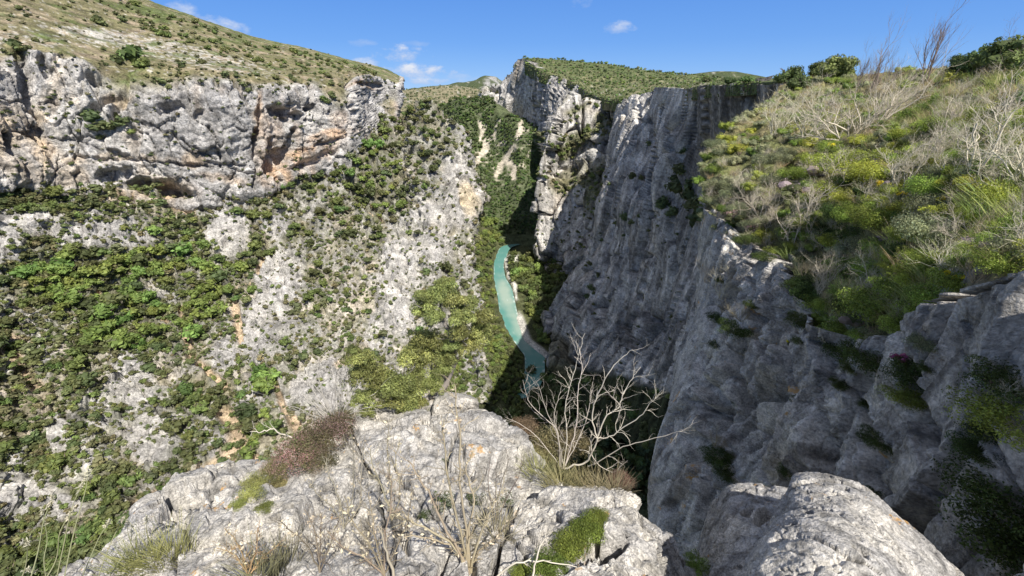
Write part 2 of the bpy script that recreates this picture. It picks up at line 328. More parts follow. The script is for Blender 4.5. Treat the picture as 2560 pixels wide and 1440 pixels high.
def f_leftcliff(P, N, PX, PY):
    tt = np.linspace(0, 1, P.shape[1])[None, :]
    # where along each column the wall is steep
    steep = sstep(.75, .45, np.abs(N[..., 2]))
    Q = P.copy()
    warp = np.stack([fbm(P, 45, 2, 3), fbm(P, 45, 2, 4), fbm(P, 30, 2, 5)], -1) * 9
    Pw = P + warp
    flute = fbm(Pw, (15, 15, 60), 4, 1, rid=True)
    crag = fbm(Pw, (26, 26, 20), 5, 2, rid=True)
    bed = fbm(Pw, (70, 70, 5.5), 3, 6, rid=True)
    fine = fbm(P, 4.2, 4, 7, rid=True)
    big = fbm(P, 60, 3, 8)
    d = steep * (4.2 * flute + 1.7 * crag + 1.3 * bed + 4.5 * big) + (0.5 + .7 * steep) * fine
    fa, fe, fr = facet(Pw, (17, 17, 36), 21, .25); ga, ge, gr = facet(P, (6.5, 6.5, 7), 22, .2)
    d += steep * (3.2 * fa + 1.1 * ga - 2.6 * (1 - sstep(0, .06, fe)) - .5 * (1 - sstep(0, .08, ge))) - .5 * steep * flute
    d += (1 - steep) * 1.4 * fbm(P, 14, 4, 9)
    n1 = fbm(np.stack([PX, PY, PX * 0], -1), 26, 3, 31); n2 = fbm(np.stack([PX, PY, PX * 0], -1), 26, 3, 32)
    X, Y = PX + n1 * 12, PY + n2 * 12
    cav = np.zeros_like(PX)
    for c in CAVES: cav = np.maximum(cav, c[5] * ell(X, Y, c[0], c[1], c[2], c[3], c[4], .25))
    for pts, w in CRACKS: cav = np.maximum(cav, (5.5 if w > 3 else 3.5) * pline(X, Y, pts, w * 1.3))
    for c in BULGE: d = d + .6 * c[5] * ell(X, Y, c[0], c[1], c[2], c[3], c[4], .6)
    top = sstep(.9, .6, np.abs(N[..., 2])) * 0
    Q = P + N * (d - .7 * np.median(d) - 1.15 * cav * (0.35 + .65 * steep))[..., None]
    # plateau rim: keep the silhouettes where they are, only the stones vary
    t = np.zeros(P.shape) + GREY * 1.1
    m = sstep(-.25, .5, fbm(P, (40, 40, 60), 4, 12)); t = lerp(t, np.broadcast_to(PALE, P.shape), m * .6)
    cm = np.zeros_like(PX)
    for c in CREAMS: cm = np.maximum(cm, c[5] * ell(X, Y, c[0], c[1], c[2], c[3], c[4], .5))
    cm = cm * sstep(-.5, .15, fbm(P, (9, 9, 22), 4, 13))
    left = sstep(760, 300, PX)
    cm = np.maximum(cm, .45 * sstep(.15, .5, fbm(P, (16, 16, 50), 3, 14)))
    t = t * (.86 + .28 * fr * steep)[..., None]
    cm = cm * .8
    t = lerp(t, lerp(np.broadcast_to(ORANGE, P.shape), np.broadcast_to(CREAM, P.shape), np.clip(left * .7 + fbm(P, 8, 2, 15) * .5 + .25, 0, 1)), np.clip(cm, 0, .9))
    st = sstep(.25, .5, fbm(P, (5, 5, 60), 3, 16)) * steep; t = t * (1 - .38 * st)[..., None]
    lich = sstep(.1, .45, fbm(P, (12, 12, 8), 4, 17)); t = t * (1 - .25 * lich)[..., None]
    gm = (1 - steep)
    g = lerp(np.broadcast_to(GRASS, P.shape), np.broadcast_to(SOIL * .8, P.shape), sstep(-.1, .5, fbm(P, (18, 18, 10), 4, 18)))
    stone = sstep(.12, .4, fbm(P, 3.5, 3, 19) + .35 * ell(PX, PY, 420, 125, 260, 26, 12) + .2 * ell(PX, PY, 100, 90, 200, 30, 0) - .12)
    g = lerp(g, np.broadcast_to(PALE * .9, P.shape), stone * .85)
    g = lerp(g, np.broadcast_to(MGREEN, P.shape), .75 * sstep(.1, .45, fbm(P, 22, 4, 20) + .3 * sstep(-20, -70, PY - (PX * .25))))
    t = lerp(t, g, gm)
    return Q, t
S_CLIFF = sheet('left_cliff', LC, 3.0, f_leftcliff, M_CLIFF)
# ---- left slope below the cliff down to the canyon floor
LS = [
 [(-700,420,352),(-700,500,340),(-700,640,310),(-700,800,270),(-700,1000,240),(-700,1200,205),(-700,1450,178)],
 [(0,440,408),(0,560,372),(0,720,332),(0,900,290),(0,1080,248),(0,1260,218),(0,1500,180)],
 [(250,468,402),(250,560,372),(250,700,333),(250,850,296),(250,1010,252),(250,1180,208),(250,1500,158)],
 [(480,488,398),(490,570,368),(500,700,330),(500,850,280),(500,1010,228),(500,1180,185),(500,1400,148)],
 [(640,460,408),(650,560,372),(680,680,325),(700,820,262),(700,960,214),(700,1100,178),(700,1300,147)],
 [(760,410,432),(770,500,400),(790,620,345),(810,760,272),(810,900,222),(810,1060,178),(810,1250,148)],
 [(866,264,575),(880,370,460),(890,560,375),(900,720,290),(905,860,235),(905,1040,177),(905,1200,143)],
 [(935,292,575),(945,370,480),(955,540,383),(975,690,296),(990,830,237),(1000,960,197),(1000,1180,143)],
 [(1000,314,560),(1000,390,460),(1015,530,378),(1030,670,297),(1040,800,240),(1045,930,199),(1045,1140,148)],
 [(1066,256,520),(1065,390,425),(1075,520,367),(1085,645,306),(1095,770,250),(1090,900,208),(1080,1100,156)],
 [(1112,287,500),(1120,390,430),(1140,480,395),(1125,610,332),(1135,740,262),(1145,850,220),(1140,1040,170)],
 [(1152,322,480),(1166,405,440),(1196,480,402),(1155,605,340),(1172,720,270),(1190,835,220),(1190,1020,175)],
 [(1158,345,480),(1180,425,445),(1209,495,405),(1172,615,345),(1190,715,275),(1216,825,225),(1222,1010,178)],
 [(1145,345,520),(1165,430,490),(1190,500,450),(1160,620,385),(1178,720,315),(1200,835,255),(1205,1010,195)],
]
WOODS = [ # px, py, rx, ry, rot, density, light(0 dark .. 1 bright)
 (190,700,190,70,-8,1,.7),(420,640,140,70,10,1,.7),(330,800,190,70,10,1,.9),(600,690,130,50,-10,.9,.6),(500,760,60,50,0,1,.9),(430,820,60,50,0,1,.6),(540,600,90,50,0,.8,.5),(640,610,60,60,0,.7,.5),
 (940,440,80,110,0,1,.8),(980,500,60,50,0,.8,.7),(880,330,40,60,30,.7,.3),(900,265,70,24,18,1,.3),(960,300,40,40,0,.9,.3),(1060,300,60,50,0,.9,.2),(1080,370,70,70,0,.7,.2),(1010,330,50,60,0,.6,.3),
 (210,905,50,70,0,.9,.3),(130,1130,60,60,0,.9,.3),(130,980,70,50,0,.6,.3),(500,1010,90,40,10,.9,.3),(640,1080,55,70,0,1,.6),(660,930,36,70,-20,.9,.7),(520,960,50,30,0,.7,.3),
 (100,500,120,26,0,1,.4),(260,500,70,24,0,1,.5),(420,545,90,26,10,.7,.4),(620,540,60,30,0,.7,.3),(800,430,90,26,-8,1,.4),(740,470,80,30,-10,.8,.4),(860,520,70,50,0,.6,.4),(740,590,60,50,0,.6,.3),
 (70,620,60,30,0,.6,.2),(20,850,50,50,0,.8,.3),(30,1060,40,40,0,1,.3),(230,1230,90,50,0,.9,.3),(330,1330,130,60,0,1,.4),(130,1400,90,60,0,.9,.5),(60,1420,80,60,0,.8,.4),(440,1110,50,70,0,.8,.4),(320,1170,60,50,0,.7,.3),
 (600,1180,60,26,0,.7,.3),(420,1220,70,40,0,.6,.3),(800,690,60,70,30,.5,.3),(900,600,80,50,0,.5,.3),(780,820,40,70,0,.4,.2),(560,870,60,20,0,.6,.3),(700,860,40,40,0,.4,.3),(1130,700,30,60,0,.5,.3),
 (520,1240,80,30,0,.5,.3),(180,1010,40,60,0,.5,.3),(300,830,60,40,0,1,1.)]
BALD = [(570,590,60,60,-20),(690,572,34,28,20),(985,760,44,90,-20),(800,950,90,50,-30),(330,960,70,60,40),(380,1100,70,70,30),(150,1090,34,44,0),(60,560,120,34,0),(250,590,150,34,8),(700,700,60,80,30),(560,890,40,40,0),(1150,470,46,90,-10),(1080,620,60,40,0),(60,1230,90,50,0),(165,1265,50,30,-30),(1120,540,70,40,0),(1000,660,50,60,0),(660,810,60,100,30),(20,610,40,50,0)]
SOILS = [([(455,770,10),(465,830,12),(480,900,10)],10),([(560,1030,20),(600,1080,22),(560,1150,26),(500,1180,16)],20),([(680,930,6),(700,1000,10),(740,1060,14)],10),([(200,1330,14),(215,1400,26)],22),([(585,760,14),(600,850,10)],12),([(330,1250,20),(420,1230,24),(520,1220,14)],18),([(30,880,26),(90,960,20)],20),([(0,820,16),(60,850,14)],14),([(250,730,10),(240,745,10)],9),([(385,770,8),(415,800,9)],9),([(430,500,30),(470,515,20)],22),([(600,720,10),(640,690,8),(660,640,6)],7),([(500,910,10),(560,960,8)],10),([(900,500,3),(960,560,3)],3),([(640,1140,8),(560,1200,8)],8)]
def f_slope(P, N, PX, PY):
    warp = np.stack([fbm(P, 30, 2, 43), fbm(P, 30, 2, 44), fbm(P, 30, 2, 45)], -1) * 7; Pw = P + warp
    c, s = math.cos(math.radians(35)), math.sin(math.radians(35))
    R = np.stack([Pw[..., 0] * c + Pw[..., 1] * s, -Pw[..., 0] * s + Pw[..., 1] * c, Pw[..., 2]], -1)
    strata = fbm(R, (7, 40, 26), 4, 41, rid=True)
    crag = fbm(Pw, 16, 5, 42, rid=True); fine = fbm(P, 3.6, 4, 46, rid=True); big = fbm(P, 55, 3, 47)
    near = np.clip(np.linalg.norm(P, axis=-1) / 330, .45, 1.2)
    X = PX + 10 * fbm(np.stack([PX, PY, PX * 0], -1), 30, 3, 48); Y = PY + 10 * fbm(np.stack([PX, PY, PX * 0], -1), 30, 3, 49)
    bald = np.zeros_like(PX)
    for b in BALD: bald = np.maximum(bald, ell(X, Y, *b, .3))
    d = (3.6 * strata + 4.4 * crag + 1.3 * fine + 6 * big) * near
    fa, fe, fr = facet(Pw, (15, 15, 13), 23, .25); ga, ge, gr = facet(P, (5.5, 5.5, 5), 24, .2)
    d = d * (1 - .35 * bald) + 4.5 * bald * near + near * (3. * fa + 1.3 * ga - 1.6 * (1 - sstep(0, .1, fe)) - .7 * (1 - sstep(0, .1, ge)))
    for c_ in [([(470,560,2),(490,620,2),(560,650,2)],2),([(340,960),(400,1040)],2.5),([(120,1230,3),(60,1300,3)],3),([(890,890,3),(840,930,3)],3),([(1110,520),(1150,580)],3)]:
        d = d - 4 * pline(X, Y, *c_) * near
    soil = np.zeros_like(PX)
    for p, w in SOILS: soil = np.maximum(soil, pline(X, Y, p, w))
    d = d * (1 - .5 * soil) - soil * 1.5
    Q = P + N * (d - np.median(d))[..., None]
    t = np.zeros(P.shape) + lerp(np.broadcast_to(GREY, P.shape), np.broadcast_to(PALE, P.shape), .0 + .45 * sstep(-.3, .4, fbm(P, 30, 3, 51)))
    t = t * (.8 + .3 * fr)[..., None]
    warm = sstep(.0, .45, fbm(P, 34, 4, 52)); t = lerp(t, np.broadcast_to(PALE * [1.0, .9, .75], P.shape), warm * .6 * (1 - bald))
    cr = ell(X, Y, 1165, 500, 22, 42, -15) * .5; t = lerp(t, np.broadcast_to(np.array([.66, .52, .30]), P.shape), cr)
    cr = ell(X, Y, 860, 905, 30, 10, -25) * .6; t = lerp(t, np.broadcast_to(CREAM, P.shape), cr)
    ter = sstep(-.08, .25, fbm(R, (9, 30, 20), 4, 53) - .12) * (1 - bald)
    low = lerp(np.broadcast_to(SOIL * .85, P.shape), np.broadcast_to(GRASS, P.shape), sstep(-.3, .3, fbm(P, 9, 3, 54)))
    t = lerp(t, low, ter * .62)
    sc = sstep(-.12, .2, fbm(P, (5, 5, 4), 4, 55)) * (1 - .75 * bald); t = lerp(t, np.broadcast_to(np.array([.13, .14, .065]), P.shape), sc * .5)
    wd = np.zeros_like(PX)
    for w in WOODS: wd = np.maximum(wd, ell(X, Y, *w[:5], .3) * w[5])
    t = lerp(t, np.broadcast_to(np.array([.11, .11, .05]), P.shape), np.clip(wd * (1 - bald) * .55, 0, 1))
    t = lerp(t, np.broadcast_to(SOIL * [1.05, 1., .95], P.shape), soil * .9)
    return Q, t
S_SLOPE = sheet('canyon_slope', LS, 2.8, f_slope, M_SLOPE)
# ---- wooded bank left of the river
def Z(px, py, z): return (px, py, atz(px, py, z))
CB = [
 [Z(1100,545,-118),Z(1090,600,-122),Z(1080,680,-127),Z(1080,780,-130),Z(1080,900,-134),Z(1090,1000,-138),Z(1090,1200,-142)],
 [Z(1175,548,-122),Z(1172,600,-128),Z(1175,680,-134),Z(1190,780,-139),Z(1190,880,-141),Z(1190,980,-144),Z(1180,1200,-145)],
 [Z(1225,552,-133),Z(1215,605,-138),Z(1212,680,-143),Z(1228,780,-146),Z(1245,870,-147),Z(1235,960,-148),Z(1220,1200,-149)],
 [Z(1258,560,-149),Z(1249,610,-150),Z(1234,680,-150.5),Z(1250,785,-150.5),Z(1292,868,-150.5),Z(1310,930,-150.5),Z(1240,1200,-150.5)],
 [Z(1275,565,-153),Z(1262,610,-153),Z(1246,680,-153),Z(1262,785,-153),Z(1305,868,-153),Z(1320,935,-153),Z(1250,1210,-153)],
]
def f_green(seed, amp=2.0, tone=(.10, .11, .05), soil=.25):
    def f(P, N, PX, PY):
        d = amp * fbm(P, 22, 4, seed) + .4 * amp * fbm(P, 6, 3, seed + 1, rid=True)
        t = np.zeros(P.shape) + np.array(tone)
        t = lerp(t, np.broadcast_to(SOIL, P.shape), soil * sstep(.1, .5, fbm(P, 14, 4, seed + 2)))
        return P + N * d[..., None], t
    return f
S_BANK = sheet('wooded_river_bank', CB, 4, f_green(61, 1.2), M_SLOPE)
# ---- canyon floor
RL = [(1300,604),(1284,608),(1264,613),(1250,620),(1240,640),(1234,662),(1235,700),(1243,735),(1250,785),(1266,828),(1296,868),(1312,895),(1312,925),(1290,950),(1225,945),(1150,960)]
RR = [(1310,607),(1296,612),(1280,618),(1272,626),(1267,640),(1264,660),(1268,690),(1284,720),(1292,752),(1300,790),(1312,830),(1338,862),(1362,885),(1362,925),(1335,985),(1230,1010),(1150,1040)]
RR = [(a[0] - (5 if 640 < a[1] < 870 else 0), a[1]) for a in RR[:len(RL)]]
def f_floor(P, N, PX, PY):
    d = .5 * fbm(P, 12, 4, 71) + .1
    t = np.zeros(P.shape) + np.array([.10, .11, .05])
    g = sstep(.55, .2, np.abs(PX - 1306 - (PY - 820) * .35) / 30) * sstep(770, 800, PY) * sstep(880, 850, PY)
    g = np.maximum(g, ell(PX, PY, 1278, 648, 20, 11, -20)); g = np.maximum(g, pline(PX, PY, [(1266,660,3),(1270,690,3),(1286,712,5),(1292,750,3)], 4))
    g = np.maximum(g, pline(PX, PY, [(1315,850,6),(1345,872,10),(1372,895,8)], 8))
    t = lerp(t, np.broadcast_to(np.array([.62, .60, .54]), P.shape), np.clip(g, 0, 1))
    wet = pline(PX, PY, [((a[0] + b[0]) / 2, (a[1] + b[1]) / 2, max(5, .55 * abs(b[0] - a[0]))) for a, b in zip(RL, RR)], 8)
    return P + np.array([0, 0, 1]) * (d - .3 + g * .9 - 2.2 * wet * (1 - .8 * g))[..., None], t
def FZ(px, py): return (px, py, atz(px, py, ZF + .6))
fl = []
for x in (1050, 1120, 1180, 1230, 1260, 1290, 1320, 1350, 1400, 1460, 1540, 1640, 1760, 1900):
    fl.append([FZ(x, y) for y in (556, 575, 600, 640, 700, 780, 880, 1000, 1150, 1400)])
S_FLOOR = sheet('canyon_floor', fl, 5, f_floor, M_SLOPE)
# ---- river
def water_mat():
    m = bpy.data.materials.new('river_water'); m.use_nodes = True; N = m.node_tree.nodes; L = m.node_tree.links
    b = N['Principled BSDF']; b.inputs['Roughness'].default_value = .18; b.inputs['IOR'].default_value = 1.33
    at = N.new('ShaderNodeVertexColor'); at.layer_name = 'tint'
    tc = N.new('ShaderNodeTexCoord'); n = N.new('ShaderNodeTexNoise'); n.inputs['Scale'].default_value = .9; n.inputs['Detail'].default_value = 5
    L.new(tc.outputs['Object'], n.inputs['Vector']); bp = N.new('ShaderNodeBump'); bp.inputs['Strength'].default_value = .5; bp.inputs['Distance'].default_value = .25
    L.new(n.outputs['Fac'], bp.inputs['Height']); L.new(bp.outputs[0], b.inputs['Normal'])
    n2 = N.new('ShaderNodeTexNoise'); n2.inputs['Scale'].default_value = .35; n2.inputs['Detail'].default_value = 8; n2.inputs['Roughness'].default_value = .75; L.new(tc.outputs['Object'], n2.inputs['Vector'])
    r = N.new('ShaderNodeMapRange'); r.inputs['From Min'].default_value = .66; r.inputs['From Max'].default_value = .72; r.inputs['To Max'].default_value = .6; L.new(n2.outputs['Fac'], r.inputs[0])
    mx = N.new('ShaderNodeMixRGB'); mx.inputs[2].default_value = (.75, .85, .82, 1); L.new(r.outputs[0], mx.inputs[0]); L.new(at.outputs[0], mx.inputs[1]); L.new(mx.outputs[0], b.inputs['Base Color'])
    return m
def f_river(P, N, PX, PY):
    t = np.zeros(P.shape) + np.array([.10, .26, .22])
    t = lerp(t, np.broadcast_to(np.array([.38, .44, .36]), P.shape), np.clip(ell(PX, PY, 1262, 735, 16, 36, -15, .7) + ell(PX, PY, 1298, 815, 16, 50, -20, .8) * .8 + .5 * fbm(P, 9, 4, 75), 0, 1) * .75)
    uu = np.abs(np.linspace(-1, 1, P.shape[0]))[:, None] + 0 * PY; fo = sstep(.72, 1., uu) * sstep(.0, .4, fbm(P, 3, 3, 76)) + .8 * sstep(.25, .5, fbm(P, (2, 5, 2), 4, 77)) * (ell(PX, PY, 1252, 650, 24, 16, 0) + ell(PX, PY, 1280, 745, 16, 10, 0) + ell(PX, PY, 1268, 840, 26, 14, 30))
    t = lerp(t, np.broadcast_to(np.array([.62, .70, .66]), P.shape), np.clip(fo, 0, .85))
    return P, t
RR = RR[:len(RL)]
#riv
riv = [[(a[0], a[1], atz(a[0], a[1], -150.2)) for a in RL], [((a[0]+b[0])/2, (a[1]+b[1])/2, atz((a[0]+b[0])/2, (a[1]+b[1])/2, -150.2)) for a, b in zip(RL, RR)], [(b[0], b[1], atz(b[0], b[1], -150.2)) for b in RR]]
S_RIVER = sheet('river_water', riv, 4, f_river, water_mat(), lookup=False)
# ---- back of the valley
BV = []
for x, d0, tops in ((1010,980,285),(1060,960,280),(1110,900,262),(1160,860,246),(1205,830,246),(1250,800,268),(1300,770,300),(1345,730,318),(1400,700,320),(1480,660,320)):
    e = 30 if x in (1160, 1300) else 0
    BV.append([(x, tops + 8, d0 * 1.3), (x, tops, d0), (x, 350, d0 * .9 - e), (x, 410, 665 - e), (x, 480, 565 - e * .8), (x, 540, 505 - e * .4), (x, 590, 468), (x, 640, atz(x, 640, -153))])
SCREE = [([(1200,305,5),(1205,330,6),(1200,350,4)],5),([(1210,370,6),(1215,340,2)],4),([(1195,392,10),(1215,375,8),(1222,350,3)],6),([(1225,360),(1240,320)],2),([(1285,365,7),(1270,385,6),(1250,420,9),(1240,440,6)],8),([(1265,395,8),(1280,420,12),(1285,450,6)],8),([(1303,305,4),(1300,330,9),(1292,345,5)],5),([(1190,410,6),(1200,405,6)],5),([(1242,310),(1236,350)],3)]
def f_back(P, N, PX, PY):
    d = 5 * fbm(P, 60, 4, 81) + 2 * fbm(P, 18, 4, 82, rid=True)
    X = PX + 4 * fbm(P, 20, 2, 83); Y = PY + 4 * fbm(P, 20, 2, 84)
    sc = np.zeros_like(PX)
    for p, w in SCREE: sc = np.maximum(sc, pline(X, Y, p, w))
    sc = np.maximum(sc * sstep(-.6, -.1, fbm(P, 14, 3, 86)), .9 * sstep(.16, .4, fbm(P, 16, 4, 85)) * ell(PX, PY, 1255, 360, 80, 100))
    t = np.zeros(P.shape) + np.array([.10, .12, .06]); t = lerp(t, np.broadcast_to(np.array([.56, .50, .40]), P.shape), sc)
    return P + N * d[..., None], t
S_BACK = sheet('valley_side', BV, 3.2, f_back, M_SLOPE)
# ---- far hills
def hill(name, crest, dn, df, pyb, seed, fn):
    cols = []
    for x, y in crest: cols.append([(x, y + 6, df * 1.25), (x, y, df), (x, y + (pyb - y) * .35, df + (dn - df) * .5), (x, pyb, dn), (x, pyb + 25, dn * .93)])
    return sheet(name, cols, 3.5, fn, M_SLOPE)
def f_hill(seed, amp, dens, rock=None, base=(.26, .23, .145)):
    def f(P, N, PX, PY):
        d = amp * fbm(P, 120, 4, seed)
        t = np.zeros(P.shape) + np.array(base)
        t = lerp(t, np.broadcast_to(np.array([.075, .095, .04]), P.shape), sstep(-dens, .35 - dens, fbm(P, (16, 16, 16), 5, seed + 1)))
        t = lerp(t, np.broadcast_to(PALE * .85, P.shape), .7 * sstep(.2, .45, fbm(P, 20, 4, seed + 2)))
        if rock:
            r = ell(PX, PY, *rock, .5) * sstep(-.3, .2, fbm(P, 40, 4, seed + 3)); t = lerp(t, np.broadcast_to(GREY, P.shape), r)
        return P + N * d[..., None], t
    return f
S_H1 = hill('far_hill', [(880,240),(950,236),(1010,224),(1060,219),(1120,214),(1170,219),(1215,228),(1260,240),(1330,262)], 900, 1500, 300, 91, f_hill(91, 6, .05))
S_H2 = hill('distant_ridge', [(800,250),(900,238),(1000,226),(1100,214),(1160,206),(1215,191),(1235,191),(1255,204),(1300,225),(1400,250)], 1900, 3200, 262, 92, f_hill(92, 15, .45, (1232,205,22,14), (.12, .14, .08)))
S_H3 = hill('distant_hill', [(1560,230),(1640,205),(1700,190),(1760,182),(1810,178),(1850,181),(1900,190),(1960,205),(2050,230)], 900, 1800, 240, 93, f_hill(93, 8, .4, None, (.14, .15, .07)))
# ---- right plateau and its rims
RP = [
 [(1306,150,1300),(1306,146,1150),(1308,150,1000),(1311,153,920),(1313,156,830)],
 [(1345,148,1350),(1345,147,1150),(1345,152,1000),(1345,163,860),(1345,174,730)],
 [(1400,152,1350),(1400,150,1150),(1400,164,960),(1410,184,760),(1425,205,610)],
 [(1500,163,1350),(1500,159,1150),(1500,176,900),(1500,202,700),(1500,244,440)],
 [(1600,180,1300),(1600,174,1100),(1600,190,860),(1600,208,600),(1595,250,350)],
 [(1700,192,1200),(1700,186,1000),(1700,196,760),(1700,206,500),(1700,226,225)],
 [(1790,205,1100),(1790,196,900),(1790,198,660),(1790,202,360),(1790,213,112)],
 [(1900,212,900),(1900,204,700),(1900,202,460),(1900,203,200),(1900,207,70)],
 [(2050,220,700),(2050,205,560),(2050,202,340),(2050,200,150),(2050,200,52)],
 [(2300,220,600),(2300,205,430),(2300,204,260),(2300,204,120),(2300,214,44)],
 [(2700,220,500),(2700,205,360),(2700,204,220),(2700,214,80),(2700,236,40)],
]
for _c in RP: _c.append((_c[-1][0], _c[-1][1] + 30, _c[-1][2] * .985))
def f_plateau(P, N, PX, PY):
    dist = np.linalg.norm(P, axis=-1)
    d = 2.5 * fbm(P, 70, 3, 101) * np.clip(dist / 500, .1, 1.5) + .5 * fbm(P, 12, 3, 102) * np.clip(dist / 300, .1, 1)
    t = np.zeros(P.shape) + np.array([.25, .23, .13])
    t = lerp(t, np.broadcast_to(np.array([.085, .115, .04]), P.shape), sstep(-.3, .15, fbm(P, (9, 9, 9), 4, 103) + .25 * sstep(200, 160, PY - (PX - 1400) * .06)) * .85)
    t = lerp(t, np.broadcast_to(PALE, P.shape), .8 * sstep(.25, .5, fbm(P, 7, 4, 104)) * sstep(.93, 1., (PY / 214.)) )
    return P + N * d[..., None], t
S_PLAT = sheet('right_plateau', RP, 3.2, f_plateau, M_SLOPE)
# far right wall below the summit
FW = [
 [(1190,240,960),(1190,246,955),(1190,252,950),(1190,262,945),(1190,275,940)],
 [(1204,222,945),(1202,235,935),(1200,248,930),(1205,262,920),(1206,300,900)],
 [(1230,214,930),(1228,240,915),(1226,255,905),(1228,275,890),(1240,320,860)],
 [(1256,196,915),(1254,225,900),(1252,250,885),(1256,285,860),(1265,345,820)],
 [(1270,184,900),(1268,220,885),(1268,255,870),(1275,295,845),(1285,350,800)],
 [(1286,168,880),(1284,200,862),(1286,240,846),(1292,280,830),(1300,335,790)],
 [(1308,147,850),(1308,185,832),(1312,225,815),(1318,265,800),(1325,320,770)],
 [(1345,173,742),(1345,205,730),(1348,240,716),(1348,285,702),(1350,345,680)],
 [(1375,184,690),(1372,215,676),(1370,250,660),(1368,290,645),(1368,350,620)],
 [(1422,204,620),(1415,235,600),(1405,265,585),(1395,300,570),(1385,360,545)],
 [(1470,230,545),(1465,260,530),(1450,300,515),(1440,350,500),(1430,400,490)],
]
def f_wall(seed, A, fl, cream=.3, lit=None, dark=0.2, sx=10., bl=()):
    def f(P, N, PX, PY):
        warp = np.stack([fbm(P, sx * 3, 2, seed + 3), fbm(P, sx * 3, 2, seed + 4), fbm(P, sx * 3, 2, seed + 5)], -1) * sx * .6; Pw = P + warp
        dist = np.linalg.norm(P, axis=-1); amp = np.clip(dist / 190, .3, 1.)
        ql, qs = (4.5, 3.2) if seed != 121 else (1.8, 1.4)
        fa, fe, fr = facet(P + (Pw - P) * (.1 if seed == 131 else .5), (sx * 2.1, sx * 2.1, sx * 2.1 * ql), seed + 10, .08); ga, ge, gr = facet(P, (sx * .8, sx * .8, sx * .8 * qs), seed + 11, .1)
        d = A * (.55 * fl * fbm(P + (Pw - P) * .12, (sx, sx, sx * 11), 5, seed, rid=True) + .32 * fbm(Pw, (sx * 2, sx * 2, sx * 3), 5, seed + 1, rid=True) + .13 * fbm(P, (sx * .35, sx * .35, sx), 3, seed + 2, rid=True) + 1.2 * fbm(P, sx * 5, 2, seed + 6))
        d = d + A * (1.9 * fa + .22 * ga - 3.2 * (1 - sstep(0, .07, fe)) - .4 * (1 - sstep(0, .06, ge)))
        blk = 1 - .6 * (1 - sstep(.01, .06, fe))
        d = (d - np.median(d)) * amp
        for b in bl: d = d - b[5] * ell(PX, PY, *b[:5], .4)
        t = np.zeros(P.shape) + GREY * [1.36, 1.34, 1.29]
        t = t * (.72 + .4 * fr)[..., None]
        t = t * (1 - .55 * sstep(.28, .42, fbm(P, (sx * .22, sx * .22, sx * 5), 3, seed + 12)))[..., None]
        if seed == 121:
            for e_ in ((1475,395,34,20,-35),(1420,255,30,10,20),(1380,330,14,30,10),(1355,430,10,60,5),(1500,300,20,10,-40),(1345,390,8,30,0)): t = lerp(t, np.broadcast_to(PALE * 1.05, P.shape), .6 * ell(PX, PY, *e_, .4))
            for e_ in ((1445,350,50,22,-30),(1400,385,30,16,-20),(1470,445,44,22,-10),(1490,500,30,36,0),(1400,460,26,22,0),(1505,300,24,20,0),(1440,275,30,10,-20)): t = lerp(t, np.broadcast_to(np.array([.17, .17, .085]), P.shape), .9 * ell(PX + 9 * fbm(P, 9, 3, 127), PY + 9 * fbm(P, 9, 3, 128), *e_, .5))
        t = lerp(t, np.broadcast_to(PALE, P.shape), .8 * sstep(-.1, .5, fbm(P, (sx * 1.2, sx * 1.2, sx * 8), 4, seed + 7)))
        t = lerp(t, np.broadcast_to(CREAM, P.shape), cream * sstep(.1, .5, fbm(P, (sx * 3, sx * 3, sx * 4), 4, seed + 8)))
        t = t * (1 - (dark + .25) * sstep(.0, .45, fbm(P, (sx * .4, sx * .4, sx * 12), 4, seed + 9)))[..., None]
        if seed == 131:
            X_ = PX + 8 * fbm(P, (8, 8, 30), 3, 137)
            stain_shade_ = np.clip(ell(X_, PY, 1850, 330, 120, 200, 0, .4) + .7 * pline(X_, PY, [(1680,800,40),(1600,820,50),(1560,860,30)], 40) + .6 * pline(X_, PY, [(1735,230,8),(1728,400,10),(1715,560,14)], 10), 0, 1) * sstep(-.5, .1, fbm(P, (1.6, 1.6, 26), 4, 138)); t = t * (1 - .6 * stain_shade_)[..., None]  # streak stains, plus shade of the wall's right part painted into the tint
            d = d * (1 - .55 * ell(PX, PY, 1752, 400, 50, 400, 0, .5)) - 2.6 * amp * sum(pline(X_, PY, c_, 3) for c_ in ([(1600,290,2),(1588,460,4),(1560,640,3),(1530,760,2)],[(1672,300,2),(1664,470,4),(1640,680,3),(1600,840,3)],[(1560,420,2),(1530,560,4),(1500,700,3)],[(1700,560,2),(1685,720,4),(1650,900,3)],[(1500,640,2),(1460,780,4),(1430,880,3)],[(1740,560,3),(1720,760,4),(1690,940,3)],[(1580,640,3),(1560,800,4),(1540,900,2)])) - 3 * amp * pline(X_, PY, [(1634,232,4),(1630,360,4),(1622,420,3)], 4) + 3 * amp * ell(X_, PY, 1680, 420, 38, 180, 3, .5) + 2.5 * amp * ell(X_, PY, 1580, 420, 26, 160, 3, .5)
            t = lerp(t, np.broadcast_to(PALE * 1.15, P.shape), .7 * ell(PX, PY, 1690, 250, 44, 34, 0) + .6 * ell(PX, PY, 1590, 275, 36, 26, -20))  # sunlit faces at the wall top painted in as paler tint
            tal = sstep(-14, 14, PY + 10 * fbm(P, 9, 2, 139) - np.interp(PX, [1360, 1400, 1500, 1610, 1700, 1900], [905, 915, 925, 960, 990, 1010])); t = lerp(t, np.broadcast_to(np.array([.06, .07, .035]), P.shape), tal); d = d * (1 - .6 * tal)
        flat = sstep(.5, .8, N[..., 2]); t = lerp(t, np.broadcast_to(GRASS * .8, P.shape), flat * .7)
        return P + N * d[..., None], t
    return f
S_FW = sheet('far_wall', FW, 2.6, f_wall(111, 4.0, 1.0, .5, sx=16), M_WALL)
